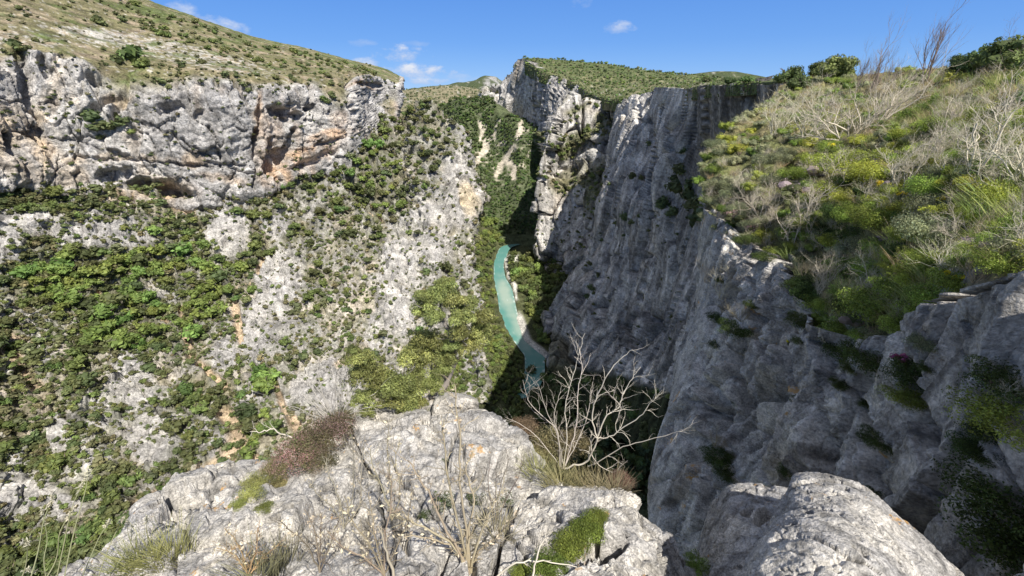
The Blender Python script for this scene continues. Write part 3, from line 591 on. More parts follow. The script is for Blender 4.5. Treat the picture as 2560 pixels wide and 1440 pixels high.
HW = [ # middle wall with wooded ledges
 [(1445,240,560),(1408,320,530),(1385,400,500),(1372,480,480),(1368,560,460),(1372,620,445),(1378,665,430)],
 [(1432,236,432),(1388,290,408),(1369,345,396),(1352,425,392),(1341,520,392),(1341,600,388),(1352,668,atz(1352,668,-152))],
 [(1470,245,440),(1415,330,418),(1395,400,412),(1385,460,400),(1378,540,390),(1376,620,388),(1385,690,atz(1385,690,-152))],
 [(1505,252,430),(1452,350,422),(1432,410,428),(1425,462,398),(1420,540,388),(1418,640,360),(1420,730,atz(1420,730,-152))],
 [(1535,258,425),(1490,350,412),(1475,400,408),(1462,465,380),(1456,545,370),(1455,660,340),(1455,760,atz(1455,760,-152))],
 [(1575,262,425),(1540,350,405),(1520,400,392),(1500,470,368),(1495,550,355),(1490,660,330),(1490,790,atz(1490,790,-152))],
 [(1620,262,420),(1600,350,400),(1580,400,390),(1560,470,370),(1560,550,355),(1560,660,330),(1560,790,atz(1560,790,-152))],
]
S_HW = sheet('ledged_wall', HW, 2.6, f_wall(121, 2.8, .8, .25, sx=10, bl=[(1475,395,30,14,-40,-7),(1500,300,40,10,-50,6),(1500,440,26,10,-40,6)]), M_WALL)
NW = [ # the great streaked wall
 [(1585,262,400),(1560,340,385),(1540,420,372),(1525,500,360),(1500,620,340),(1440,740,315),(1420,830,290),(1430,930,260),(1440,1050,220)],
 [(1552,262,350),(1534,340,325),(1518,420,308),(1504,500,290),(1484,620,280),(1410,722,272),(1366,800,264),(1368,870,232),(1385,1000,190)],
 [(1592,240,316),(1580,320,290),(1570,410,272),(1560,500,251),(1535,620,243),(1490,740,235),(1445,830,224),(1440,900,208),(1440,1040,176)],
 [(1640,226,285),(1635,320,256),(1628,420,238),(1615,520,215),(1600,640,208),(1570,750,202),(1535,840,193),(1510,920,182),(1490,1060,150)],
 [(1685,219,238),(1685,320,212),(1685,430,182),(1680,530,176),(1665,640,170),(1645,760,163),(1610,860,155),(1580,950,144),(1560,1100,122)],
 [(1722,222,196),(1725,320,180),(1728,430,163),(1720,530,157),(1710,640,150),(1690,760,142),(1670,860,133),(1640,960,125),(1620,1120,104)],
 [(1748,214,150),(1760,320,142),(1770,430,135),(1775,530,129),(1770,640,122),(1750,760,115),(1730,870,108),(1700,980,100),(1680,1130,85)],
 [(1800,211,110),(1815,320,104),(1825,430,98),(1830,530,94),(1825,640,90),(1810,770,85),(1790,900,80),(1770,1030,73),(1750,1200,62)],
 [(1890,207,73),(1910,310,70),(1920,430,67),(1925,550,64),(1925,680,61),(1910,820,58),(1890,960,54),(1870,1100,48),(1850,1300,40)],
 [(1975,204,55),(2000,310,52),(2010,430,50),(2015,550,48),(2010,700,45),(2000,850,42),(1980,1000,38),(1960,1150,34),(1940,1350,27)],
]
NWB = [(1700,470,12,60,0,5),(1500,440,14,50,0,5),(1586,860,18,14,0,7),(1512,770,8,24,0,4),(1650,830,10,40,5,5),(1735,300,5,70,0,5),(1600,300,4,60,0,4),(1655,540,30,10,0,3),(1620,640,24,8,0,3),(1410,870,8,30,0,4)]
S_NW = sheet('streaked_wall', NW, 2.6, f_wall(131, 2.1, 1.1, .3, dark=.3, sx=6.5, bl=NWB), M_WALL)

# ---- the bank on the right and the wall under it
BK = [
 [(1962,203,62),(1900,283,38),(1802,350,29),(1750,430,23),(1768,520,19.5),(1785,570,18),(1790,620,17.5)],
 [(2050,194,62),(1990,268,36),(1900,350,26),(1850,450,20),(1862,530,17),(1862,580,15.6),(1862,650,15.2)],
 [(2150,190,52),(2110,262,33),(2060,355,22),(2010,460,16.5),(1990,560,13.5),(1975,650,11.8),(1975,730,11.4)],
 [(2230,188,46),(2200,260,29),(2170,360,19),(2130,470,14),(2100,590,11.2),(2080,760,8.9),(2080,880,8.3)],
 [(2310,186,42),(2290,256,26),(2270,362,16.5),(2250,480,12),(2230,600,9.6),(2215,760,7.6),(2210,920,6.8)],
 [(2400,178,36),(2380,250,22),(2370,366,14.2),(2360,490,10.5),(2350,600,8.4),(2340,700,6.9),(2335,830,6.1)],
 [(2500,163,28),(2480,245,19),(2480,370,12.4),(2480,500,9.2),(2480,590,7.6),(2470,650,6.4),(2460,760,5.5)],
 [(2600,148,24),(2600,236,17),(2600,370,11),(2600,500,8.3),(2600,580,7),(2600,630,6.1),(2600,720,5.1)],
 [(2800,125,21),(2820,220,14),(2850,370,9),(2850,500,7),(2850,570,6.1),(2850,620,5.4),(2850,720,4.6)],
 [(3200,80,18),(3250,190,12),(3300,370,7.6),(3300,500,6),(3300,570,5.2),(3300,640,4.6),(3300,760,4)],
]
def f_bankr(P, N, PX, PY):
    dist = np.linalg.norm(P, axis=-1); k = np.clip(dist / 12, .5, 2)
    d = k * (.42 * fbm(P, 2.6, 4, 141) + .14 * fbm(P, .7, 3, 142, rid=True))
    for e_ in ((2120,590,110,34,10),(1950,590,60,26,20),(2330,560,90,24,10),(2060,640,60,40,20),(2250,470,50,12,10),(1880,500,40,12,20),(2470,590,60,14,0),(2180,700,60,50,20),(2000,420,40,12,20)): d = d - k * .55 * ell(PX + 20 * fbm(P, 1.5, 3, 146), PY + 20 * fbm(P, 1.5, 3, 147), *e_, .5)
    t = np.zeros(P.shape) + lerp(np.broadcast_to(np.array([.22, .19, .10]), P.shape), np.broadcast_to(np.array([.15, .16, .065]), P.shape), sstep(-.3, .3, fbm(P, 1.6, 4, 143)))
    r = np.maximum(pline(PX, PY, [(2500,640),(2400,690),(2300,770),(2230,880),(2120,900),(2070,850)], 26), pline(PX, PY, [(1960,690),(1900,640),(1840,600),(1790,560)], 22))
    r = np.maximum(r, pline(PX, PY, [(2330,600,10),(2440,585,14),(2560,592,14)], 12))
    r = np.maximum(r, sstep(600, 660, PY) * .6 * sstep(.0, .3, fbm(P, 1.2, 3, 144)))
    t = lerp(t, np.broadcast_to(GREY * .9, P.shape), np.clip(r, 0, 1))
    d = d + r * .12 * k * fbm(P, .5, 4, 145, rid=True)
    up = np.broadcast_to(np.array([0, 0, 1.]), P.shape)
    return P + (N * .5 + up * .5) * d[..., None], t
S_BANKR = sheet('grassy_bank', BK, 3.2, f_bankr, M_GROUND)
JW = [
 [(1800,560,21),(1775,760,19),(1740,900,17),(1700,1060,15),(1665,1250,13),(1660,1460,11),(1640,1700,9)],
 [(1762,520,19.2),(1741,760,16.5),(1702,900,14.4),(1661,1060,12.4),(1626,1250,10.4),(1634,1460,8.6),(1640,1700,7)],
 [(1800,545,16.8),(1790,760,14),(1768,900,12.4),(1735,1060,10.8),(1706,1250,9.2),(1706,1460,7.8),(1700,1700,6.4)],
 [(1862,590,15),(1858,760,12.4),(1842,900,11),(1814,1060,9.6),(1790,1250,8.2),(1780,1460,7),(1770,1700,5.8)],
 [(1970,650,11.7),(1972,780,10.3),(1966,900,9.3),(1948,1060,8.1),(1936,1250,6.9),(1930,1460,6),(1900,1700,5)],
 [(2085,820,8.3),(2092,880,7.9),(2094,970,7.3),(2088,1080,6.6),(2078,1250,5.7),(2064,1460,5),(2040,1700,4.2)],
 [(2215,860,6.9),(2224,920,6.5),(2238,1000,6.1),(2248,1100,5.5),(2246,1260,4.85),(2230,1460,4.3),(2200,1700,3.6)],
 [(2338,780,6),(2362,850,5.6),(2392,940,5.25),(2412,1070,4.75),(2412,1260,4.15),(2400,1460,3.7),(2380,1700,3.2)],
 [(2465,720,5.3),(2500,810,5),(2530,900,4.7),(2560,1050,4.25),(2570,1250,3.75),(2570,1460,3.3),(2560,1700,2.9)],
 [(2600,680,4.9),(2640,780,4.6),(2680,900,4.3),(2720,1050,3.9),(2740,1250,3.4),(2740,1460,3),(2740,1700,2.6)],
 [(2900,660,4.4),(2940,780,4.1),(2980,900,3.8),(3000,1050,3.5),(3000,1250,3.1),(3000,1460,2.8),(3000,1700,2.4)],
]
NCR = [[(1800,620,5),(1772,900,9),(1740,1200,7),(1700,1400,5)],[(1884,620,6),(1872,800,10),(1822,1100,12),(1800,1300,8)],[(1992,700,5),(2000,900,9),(1962,1200,10),(1945,1400,6)],[(2090,870,6),(2104,1050,9),(2072,1300,8)],[(2160,920,5),(2186,1120,12),(2172,1400,9)],[(2300,880,6),(2334,1050,9),(2344,1300,8)],[(2440,800,5),(2484,1100,10),(2490,1300,9)],[(2380,760,4),(2480,720,6),(2580,690,4)],[(1930,640,3),(1935,800,5),(1925,960,3)]]
sheet('side_ground', [BK[-1], [(5000,-100,22),(5000,120,14),(5000,370,8.5),(5000,500,6.8),(5000,570,6),(5000,640,5.4),(5000,760,4.8)]], 14, f_bankr, M_GROUND, lookup=False)
def f_near(P, N, PX, PY):
    warp = np.stack([fbm(P, 3, 2, 151), fbm(P, 3, 2, 152), fbm(P, 3, 2, 153)], -1) * .6; Pw = P + warp
    dist = np.linalg.norm(P, axis=-1); k = np.clip(dist / 8, .55, 1.8)
    d = k * (.42 * fbm(Pw, (2.0, 2.0, 12), 4, 154, rid=True) + .08 * fbm(Pw, (.7, .7, 2.4), 6, 155, rid=True) + .045 * fbm(P, .24, 5, 156, rid=True) + .2 * fbm(P, 4, 2, 157))
    fa, fe, fr = facet(Pw, (1.3, 1.3, 6), 161, .3); ga, ge, gr = facet(P, (.4, .4, 1.2), 162, .25)
    d = d + k * (.24 * fa + .06 * ga - .42 * (1 - sstep(0, .08, fe)) - .04 * (1 - sstep(0, .1, ge)))
    wx, wy = PX + 26 * fbm(P, 1.2, 4, 164), PY + 20 * fbm(P, 1.2, 4, 165); ck = np.zeros_like(PX)
    for c_ in NCR: ck = np.maximum(ck, pline(wx, wy, c_, 7))
    d = d - .42 * k * ck
    wa, wb = fbm(P, .9, 4, 158), fbm(P, .9, 4, 163)
    for b in ((1790,1060,14,110,8,.9),(1862,960,12,70,5,.7),(1800,800,22,60,0,.6),(2080,1180,18,110,0,.8),(2160,1150,14,100,10,.8),(2330,1000,22,130,-15,.9),(2010,900,16,90,5,.6),(1745,1120,22,34,0,.6),(1930,1180,10,80,-5,.5),(2480,1300,50,60,0,.8),(2230,1200,12,120,-10,.5)):
        d = d - .75 * b[5] * k * ell(PX + 34 * wa, PY + 60 * wb, *b[:5], .6)
    d = d * sstep(5, 0, 0)if False else d
    t = np.zeros(P.shape) + lerp(np.broadcast_to(GREY * [1.27, 1.25, 1.2], P.shape), np.broadcast_to(PALE * [1.0, 1.0, .98], P.shape), sstep(-.2, .5, fbm(P, (1, 1, 2.5), 4, 159)))
    t = t * (.85 + .25 * fr)[..., None]
    t = lerp(t, np.broadcast_to(np.array([.36, .28, .2]), P.shape), .4 * sstep(.15, .5, fbm(P, (1.5, 1.5, 3), 3, 160)))
    t = t * (1 - .5 * sstep(.12, .36, fbm(P, (.3, .3, 2.6), 4, 161)))[..., None]
    uu = np.linspace(0, 1, P.shape[0])[:, None]; return P + N * ((d - np.median(d)) * (.2 + .8 * sstep(.02, .16, uu)))[..., None], t
S_NEAR = sheet('near_rock_wall', JW, 2.4, f_near, M_NEAR)
sheet('side_rock', [JW[-1], [(5000,640,5.5),(5000,780,5),(5000,900,4.6),(5000,1050,4.2),(5000,1250,3.7),(5000,1460,3.3),(5000,1700,2.9)]], 14, f_near, M_NEAR, lookup=False)
# ---- the ledge underfoot
def SK(px, py, z0, dz, k):   # a silhouette point and the two skirt points behind it
    d = atz(px, py, z0); a, b, c = [float(v) for v in rays(px, py)]
    out = []
    for dd, kk in ((dz * 3.4, k * 1.9), (dz, k)):
        w = np.array([a * (d + kk), b * (d + kk), z0 - dd]); x, y, _ = project(w); out.append((float(x), float(y), float(math.hypot(w[0], w[1]))))
    return out + [(px, py, d)]
def ledge_col(sx, sy, sz, pts):
    return SK(sx, sy, sz, 1.3, .25) + [(x, y, atz(x, y, z)) for x, y, z in pts]
NL = [
 ledge_col(60, 1520, -2.55, [(90,1560,-2.5),(120,1620,-2.45),(160,1700,-2.4),(200,1800,-2.35)]),
 ledge_col(205, 1438, -2.5, [(230,1480,-2.4),(260,1540,-2.35),(300,1640,-2.25),(340,1800,-2.2)]),
 ledge_col(340, 1345, -2.55, [(365,1400,-2.4),(400,1470,-2.3),(430,1580,-2.2),(460,1800,-2.1)]),
 ledge_col(410, 1262, -2.7, [(450,1320,-2.5),(500,1400,-2.32),(540,1520,-2.15),(570,1800,-2.0)]),
 ledge_col(560, 1180, -2.8, [(590,1240,-2.62),(620,1310,-2.4),(650,1440,-2.15),(680,1800,-1.9)]),
 ledge_col(650, 1160, -2.8, [(680,1215,-2.65),(710,1290,-2.4),(740,1430,-2.1),(770,1800,-1.85)]),
 ledge_col(760, 1150, -2.75, [(790,1190,-2.6),(810,1270,-2.35),(830,1420,-2.05),(850,1800,-1.8)]),
 ledge_col(885, 1078, -2.72, [(900,1130,-2.5),(910,1230,-2.25),(920,1400,-2.0),(930,1800,-1.75)]),
 ledge_col(960, 1040, -2.7, [(965,1100,-2.42),(970,1210,-2.18),(980,1390,-1.95),(990,1800,-1.72)]),
 ledge_col(1065, 1032, -2.68, [(1065,1090,-2.4),(1065,1200,-2.18),(1070,1390,-1.95),(1070,1800,-1.7)]),
 ledge_col(1180, 1038, -2.66, [(1175,1095,-2.42),(1165,1200,-2.22),(1165,1390,-1.97),(1160,1800,-1.7)]),
 ledge_col(1262, 1085, -2.6, [(1255,1130,-2.45),(1250,1220,-2.27),(1255,1400,-2.0),(1250,1800,-1.7)]),
 ledge_col(1335, 1160, -2.45, [(1330,1200,-2.35),(1330,1265,-2.2),(1340,1400,-2.0),(1340,1800,-1.7)]),
 ledge_col(1420, 1208, -2.35, [(1420,1240,-2.22),(1425,1300,-2.1),(1430,1420,-1.98),(1430,1800,-1.72)]),
 ledge_col(1545, 1222, -2.3, [(1540,1255,-2.18),(1535,1320,-2.05),(1520,1430,-1.98),(1510,1800,-1.78)]),
 ledge_col(1640, 1290, -2.25, [(1630,1320,-2.15),(1615,1380,-2.05),(1600,1460,-2.0),(1580,1800,-1.85)]),
 ledge_col(1690, 1345, -2.3, [(1680,1380,-2.25),(1668,1430,-2.2),(1650,1500,-2.15),(1620,1800,-2.0)]),
 ledge_col(1706, 1440, -2.5, [(1702,1470,-2.5),(1695,1520,-2.5),(1680,1600,-2.45),(1650,1800,-2.3)]),
 [(x + 4, y, atz(x + 4, y, -2.9)) for x, y in ((1706,1400),(1708,1430),(1712,1450),(1714,1480),(1710,1530),(1700,1620),(1670,1810))],
]
def f_ledge(seed, k=1.0, A=1.0, feats=()):
    def f(P, N, PX, PY):
        uu = np.linspace(0, 1, P.shape[0])[:, None]; vv = np.linspace(0, 1, P.shape[1])[None, :]; calm = 1. if seed == 170 else (.15 + .85 * sstep(.05, .22, uu)) * (.4 + .6 * sstep(.1, .3, vv))
        warp = np.stack([fbm(P, .5, 2, seed + 1), fbm(P, .5, 2, seed + 2), fbm(P, .5, 2, seed + 3)], -1) * .12; Pw = P + warp
        c, s = .8, .6; R = np.stack([Pw[..., 0] * c + Pw[..., 1] * s, -Pw[..., 0] * s + Pw[..., 1] * c, Pw[..., 2]], -1)
        d = .085 * fbm(R, (.22, .8, .5), 5, seed, rid=True) + .036 * fbm(Pw, .15, 5, seed + 4, rid=True) + .022 * fbm(P, .05, 4, seed + 5, rid=True) - .06 * sstep(.62, .9, fbm(Pw, (.5, .5, .5), 3, seed + 13, rid=True)) + .07 * fbm(P, .8, 2, seed + 6)
        fa, fe, fr = facet(P + (Pw - P) * .6, (.62, .62, .45), seed + 14, .1); ga, ge, gr = facet(R, (.13, .24, .15), seed + 15, .15)
        fk = 1. if seed == 170 else .22
        d = d * .42 + .10 * fk * fa + .022 * fk * ga - .07 * fk * (1 - sstep(0, .05, fe)) - .012 * (1 - sstep(0, .08, ge))
        pit = sstep(.34, .5, fbm(P, .06, 3, seed + 7)); d = d * A - .04 * pit * A
        d = d * calm
        xw, yw = PX + 16 * fbm(P, .25, 4, seed + 8), PY + 16 * fbm(P, .25, 4, seed + 9)
        if seed == 170:
            for c_ in LCR: cm_ = pline(xw, yw, c_, 5); d = d - .10 * cm_; pit = np.maximum(pit, .9 * cm_)
        for b in feats: d = d - b[5] * ell(PX + 8 * fbm(P, .2, 2, seed + 8), PY + 8 * fbm(P, .2, 2, seed + 9), *b[:5], .4)
        t = np.zeros(P.shape) + lerp(np.broadcast_to(GREY * [1.06, 1.06, 1.05], P.shape), np.broadcast_to(PALE * [1.04, 1.03, 1.01], P.shape), sstep(-.3, .4, fbm(P, .25, 4, seed + 10)))
        t = lerp(t, np.broadcast_to(np.array([.68, .60, .46]), P.shape), .35 * sstep(.2, .5, fbm(P, .35, 4, seed + 11)))
        t = t * (1 - .45 * pit)[..., None]
        t = t * (1 - .45 * sstep(.05, .4, fbm(P, (.1, .1, .3), 4, seed + 12)))[..., None]
        return P + N * d[..., None], t
    return f
LCR = [[(880,1090,3),(925,1180,5),(940,1240,6),(960,1330,5)],[(1190,1290,5),(1260,1250,7),(1330,1235,5),(1420,1215,3)],[(1000,1330,5),(1060,1290,6),(1200,1292,5)],[(400,1290,3),(560,1230,5),(700,1215,4)],[(450,1400,4),(620,1330,6),(740,1290,4)],[(1240,1440,6),(1265,1330,6),(1300,1290,3)],[(1450,1440,7),(1490,1390,8),(1560,1380,4)],[(560,1430,3),(700,1360,5),(860,1330,4)],[(1050,1060,2),(1120,1100,4),(1180,1180,3)],[(960,1120,2),(1010,1180,4),(1060,1200,2)],[(1560,1240,3),(1600,1300,5),(1640,1380,6),(1630,1440,6)]]
LF = [(1220,1250,60,8,-10,.10),(1330,1240,70,7,5,.09),(880,1130,8,60,-5,.05),(1110,1240,30,10,0,.08),(1000,1320,14,60,-20,.10),(900,1330,12,50,10,.08),(1265,1330,8,50,15,.10),(1180,1400,10,50,0,.08),(700,1245,60,6,-30,.07),(620,1330,70,6,-28,.06),(1530,1400,30,18,-30,.12),(1480,1400,10,60,25,.14),(1580,1290,24,8,30,.06),(1060,1090,40,6,10,.04),(1610,1360,10,10,0,.06),(800,1180,50,6,-35,.05)]
S_LEDGE = sheet('rock_ledge', NL, 1.9, f_ledge(170, feats=LF), M_LEDGE)
# ---- two boulders lower right
def boulder(name, cols, seed, label, feats=(), A=1.):
    return sheet(name, cols, 1.9, f_ledge(seed, feats=feats, A=.7), M_LEDGE, kind=None, label=label, cat='boulder')
def bcol(sx, sy, sz, pts): return SK(sx, sy, sz, .8, .12) + [(x, y, atz(x, y, z)) for x, y, z in pts]
B1 = [
 [(x, y, atz(x, y, -3.4)) for x, y in ((1990,1290),(1960,1330),(1930,1370),(1880,1430),(1850,1500),(1840,1600),(1830,1900))],
 bcol(1988, 1228, -2.12, [(1955,1290,-2.05),(1900,1370,-1.95),(1870,1460,-1.85),(1850,1900,-1.7)]),
 bcol(1998, 1200, -2.0, [(1990,1250,-1.82),(1950,1340,-1.65),(1910,1460,-1.55),(1890,1900,-1.45)]),
 bcol(2040, 1194, -1.98, [(2035,1240,-1.78),(2020,1330,-1.58),(2000,1460,-1.45),(1990,1900,-1.4)]),
 bcol(2110, 1208, -1.95, [(2105,1250,-1.77),(2100,1340,-1.57),(2090,1460,-1.43),(2080,1900,-1.4)]),
 bcol(2180, 1234, -1.93, [(2175,1280,-1.75),(2170,1350,-1.6),(2160,1460,-1.47),(2150,1900,-1.42)]),
 bcol(2240, 1288, -1.92, [(2235,1325,-1.78),(2230,1380,-1.66),(2225,1470,-1.52),(2220,1900,-1.45)]),
 bcol(2300, 1342, -1.95, [(2295,1370,-1.85),(2290,1410,-1.75),(2285,1480,-1.62),(2280,1900,-1.5)]),
 bcol(2365, 1402, -2.0, [(2358,1425,-1.93),(2350,1460,-1.86),(2340,1520,-1.75),(2330,1900,-1.6)]),
 bcol(2420, 1475, -2.1, [(2412,1500,-2.05),(2400,1540,-2.0),(2390,1600,-1.9),(2380,1900,-1.7)]),
 [(x, y, atz(x, y, -3.0)) for x, y in ((2440,1440),(2450,1470),(2460,1500),(2450,1530),(2440,1570),(2430,1650),(2420,1900))],
]
S_B1 = boulder('boulder', B1, 207, 'sunlit pale boulder with orange lichen, bottom right corner beside the drop')
B2 = [
 [(x, y, atz(x, y, -4.2)) for x, y in ((1780,1240),(1765,1300),(1752,1340),(1735,1400),(1722,1460),(1710,1600),(1700,1900))],
 bcol(1806, 1235, -2.75, [(1790,1290,-2.9),(1770,1370,-2.9),(1750,1470,-2.8),(1720,1900,-2.6)]),
 bcol(1832, 1214, -2.62, [(1835,1265,-2.5),(1830,1350,-2.45),(1815,1460,-2.4),(1800,1900,-2.3)]),
 bcol(1885, 1211, -2.58, [(1888,1255,-2.45),(1880,1340,-2.35),(1870,1460,-2.25),(1850,1900,-2.2)]),
 bcol(1950, 1219, -2.52, [(1950,1260,-2.42),(1945,1340,-2.3),(1930,1460,-2.2),(1910,1900,-2.15)]),
 bcol(2010, 1226, -2.5, [(2010,1270,-2.42),(2005,1340,-2.3),(1990,1460,-2.2),(1970,1900,-2.15)]),
 [(x, y, atz(x, y, -3.2)) for x, y in ((2060,1230),(2060,1260),(2060,1300),(2060,1340),(2060,1400),(2050,1500),(2030,1900))],
]
S_B2 = boulder('boulder', B2, 230, 'shaded grey rock block left of the sunlit boulder with black hollows', feats=((1895,1258,14,7,0,.1),(1870,1285,16,8,-10,.12),(1915,1300,22,14,-20,.14)))
# stones by the juniper
B3 = [
 [(x, y, atz(x, y, -2.9)) for x, y in ((1092,1010),(1085,1025),(1080,1040),(1078,1060),(1080,1080),(1084,1100))],
 [(1095,985,4.5),(1096,986,3.75),(1092,1000,atz(1092,1000,-2.62)),(1088,1025,atz(1088,1025,-2.66)),(1088,1045,atz(1088,1045,-2.72)),(1088,1070,atz(1088,1070,-2.85))],
 [(1130,984,4.6),(1130,982,3.8),(1130,996,atz(1130,996,-2.56)),(1128,1020,atz(1128,1020,-2.6)),(1126,1042,atz(1126,1042,-2.7)),(1126,1065,atz(1126,1065,-2.8))],
 [(1170,990,4.6),(1170,989,3.75),(1170,1000,atz(1170,1000,-2.55)),(1170,1014,atz(1170,1014,-2.6)),(1166,1032,atz(1166,1032,-2.75)),(1164,1060,atz(1164,1060,-2.85))],
 [(1188,1000,4.4),(1188,998,3.7),(1190,1006,atz(1190,1006,-2.6)),(1189,1018,atz(1189,1018,-2.68)),(1184,1034,atz(1184,1034,-2.8)),(1180,1060,atz(1180,1060,-2.95))],
 [(x, y, atz(x, y, -3.1)) for x, y in ((1192,1010),(1194,1014),(1194,1022),(1192,1036),(1190,1050),(1188,1070))],
]
S_B3 = sheet('stone', B3, 1.6, f_ledge(260, A=.45), M_LEDGE, kind=None, label='small flat pale stone jutting over the drop beside the juniper trunk', cat='stone')
# ---- ground behind and beside the viewer
def heightgrid(name, x0, x1, y0, y1, n, zf, mat, tint):
    X, Y = np.meshgrid(np.linspace(x0, x1, n), np.linspace(y0, y1, n), indexing='ij'); Zz = zf(X, Y)
    P = np.stack([X, Y, Zz], -1); idx = np.arange(n * n).reshape(n, n); q = np.stack([idx[:-1, :-1], idx[1:, :-1], idx[1:, 1:], idx[:-1, 1:]], -1).reshape(-1, 4)
    t = np.zeros(P.shape) + np.array(tint); t = t * (1 + .4 * fbm(P, 3, 3, 281))[..., None]
    o = link(name, mesh_from(name, P.reshape(-1, 3), q, mat, t.reshape(-1, 3))); tag(o, kind='structure'); return o
def zf1(X, Y):
    P = np.stack([X, Y, X * 0], -1); z = -1.9 + .3 * fbm(P, 4, 3, 282) + .02 * np.clip(-Y, 0, 400) + .03 * np.clip(X - 6, 0, 300)
    z = z - 1.0 * sstep(-1.2, .6, Y) * sstep(30, 8, np.hypot(X, Y)) - sstep(-3.5, -7, X) * 30
    return z
heightgrid('rim_ground', -60, 240, -300, .2, 260, zf1, M_GROUND, (.22, .2, .12))
def zf2(X, Y):
    z = -1.6 + .25 * fbm(np.stack([X, Y, X * 0], -1), 5, 3, 283) + .02 * np.clip(X - 6, 0, 200)
    return np.where(X > np.maximum(.62 * Y + 7, 15.), z, -400.)
heightgrid('plateau_ground', 8, 260, -20, 90, 160, zf2, M_GROUND, (.22, .2, .12))
def zf3(X, Y):
    P = np.stack([X, Y, X * 0], -1); r = np.hypot(X, Y); return -170 + 60 * fbm(P, 900, 4, 285) * sstep(900, 2500, r)
heightgrid('distant_ground', -9000, 9000, -6000, 12000, 160, zf3, M_SLOPE, (.13, .14, .08))

# ------------------------------------------------------------------ vegetation
def rnd(n, seed): return np.random.RandomState(seed).rand(*n) if isinstance(n, tuple) else np.random.RandomState(seed).rand(n)
def ico():
    t = (1 + 5 ** .5) / 2
    v = np.array([(-1,t,0),(1,t,0),(-1,-t,0),(1,-t,0),(0,-1,t),(0,1,t),(0,-1,-t),(0,1,-t),(t,0,-1),(t,0,1),(-t,0,-1),(-t,0,1)], float); v /= np.linalg.norm(v[0])
    f = np.array([(0,11,5),(0,5,1),(0,1,7),(0,7,10),(0,10,11),(1,5,9),(5,11,4),(11,10,2),(10,7,6),(7,1,8),(3,9,4),(3,4,2),(3,2,6),(3,6,8),(3,8,9),(4,9,5),(2,4,11),(6,2,10),(8,6,7),(9,8,1)])
    return v, f
def leaves(C, D, size, rs_, asp=.55, jit=.8):
    """quads centred on C, facing roughly D (outward)"""
    n = len(C); nrm = D + jit * rs_.normal(size=(n, 3)) * .6; nrm /= np.linalg.norm(nrm, axis=1, keepdims=True) + 1e-9
    a = rs_.normal(size=(n, 3)); u = np.cross(nrm, a); u /= np.linalg.norm(u, axis=1, keepdims=True) + 1e-9; v = np.cross(nrm, u)
    s = (size * (.6 + .8 * rs_.rand(n)))[:, None]; u = u * s; v = v * s * asp
    V = np.stack([C - u, C + v * .9 - u * .1, C + u, C - v * .9 + u * .1], 1)
    return V
def crown(seed, nl=9, per=26, leaf=.17, zs=.8, col=(.09, .14, .035), spread=.62, lr=(.3, .5), vary=.3, core=True):
    r = np.random.RandomState(seed); Vs, Fs, Ts = [], [], []; off = 0
    iv, if_ = ico(); col = np.array(col)
    for i in range(nl):
        a = r.rand() * 6.283; q = r.rand() ** .6; z = (r.rand() * 1.1 - .25)
        c = np.array([math.cos(a) * q * spread, math.sin(a) * q * spread, z * zs * (1 - .4 * q)]) if i else np.array([0, 0, .1])
        R = lr[0] + (lr[1] - lr[0]) * r.rand(); sh = (1 + vary * (r.rand() - .5) * 1.2)
        if core:
            v = iv * R * .74 * (1 + .25 * (r.rand(12, 1) - .5)); v[:, 2] *= .85
            Vs.append(np.stack([(v + c)[if_[:, 0]], (v + c)[if_[:, 1]], (v + c)[if_[:, 2]], (v + c)[if_[:, 2]] * .999 + (v + c)[if_[:, 0]] * .001], 1)); Ts.append(np.repeat((col * sh * .9)[None], 20, 0))
        d = r.normal(size=(per, 3)); d[:, 2] = np.abs(d[:, 2]) * 1.1 - .35; d /= np.linalg.norm(d, axis=1, keepdims=True)
        C = c + d * R * (.72 + .4 * r.rand(per, 1)) * [1, 1, .88]
        Vs.append(leaves(C, d, leaf, r)); Ts.append(col * (sh * (1 + vary * 1.4 * (r.rand(per, 1) - .5))) * (1 + [[.12, 0, -.1]] * (r.rand(per, 1) - .3)))
    V = np.concatenate(Vs); T = np.repeat(np.concatenate(Ts)[:, None], 4, 1)
    return V.reshape(-1, 3), T.reshape(-1, 3)
def quads(n): return np.arange(n * 4).reshape(n, 4)
def crown_mesh(name, V, T, mat): return mesh_from(name, V, quads(len(V) // 4), mat, T, smooth=False)
def tube(pts, rad, k=4, V=None, Fq=None):
    pts = np.asarray(pts, float); n = len(pts); tg = np.gradient(pts, axis=0); tg /= np.linalg.norm(tg, axis=1, keepdims=True) + 1e-9
    ref = np.array([.3, .2, 1.]) if abs(tg[0][2]) < .9 else np.array([1., .2, 0]); u = np.cross(tg, ref); u /= np.linalg.norm(u, axis=1, keepdims=True) + 1e-9; w = np.cross(tg, u)
    a = np.arange(k) / k * 2 * math.pi; rad = np.broadcast_to(rad, (n,))
    P = pts[:, None] + (u[:, None] * np.cos(a)[None, :, None] + w[:, None] * np.sin(a)[None, :, None]) * rad[:, None, None]
    idx = np.arange(n * k).reshape(n, k); q = np.stack([idx[:-1], np.roll(idx[:-1], -1, 1), np.roll(idx[1:], -1, 1), idx[1:]], -1).reshape(-1, 4)
    return P.reshape(-1, 3), q
class MB:
    def __init__(s): s.V, s.F, s.T, s.n = [], [], [], 0
    def add(s, V, Fq, col):
        s.V.append(V); s.F.append(Fq + s.n); s.n += len(V); c = np.asarray(col, float); s.T.append(np.broadcast_to(c, V.shape))
    def tube(s, pts, rad, col, k=4): v, q = tube(pts, rad, k); s.add(v, q, col)
    def mesh(s, name, mat, smooth=True): return mesh_from(name, np.concatenate(s.V), np.concatenate(s.F), mat, np.concatenate(s.T), smooth)
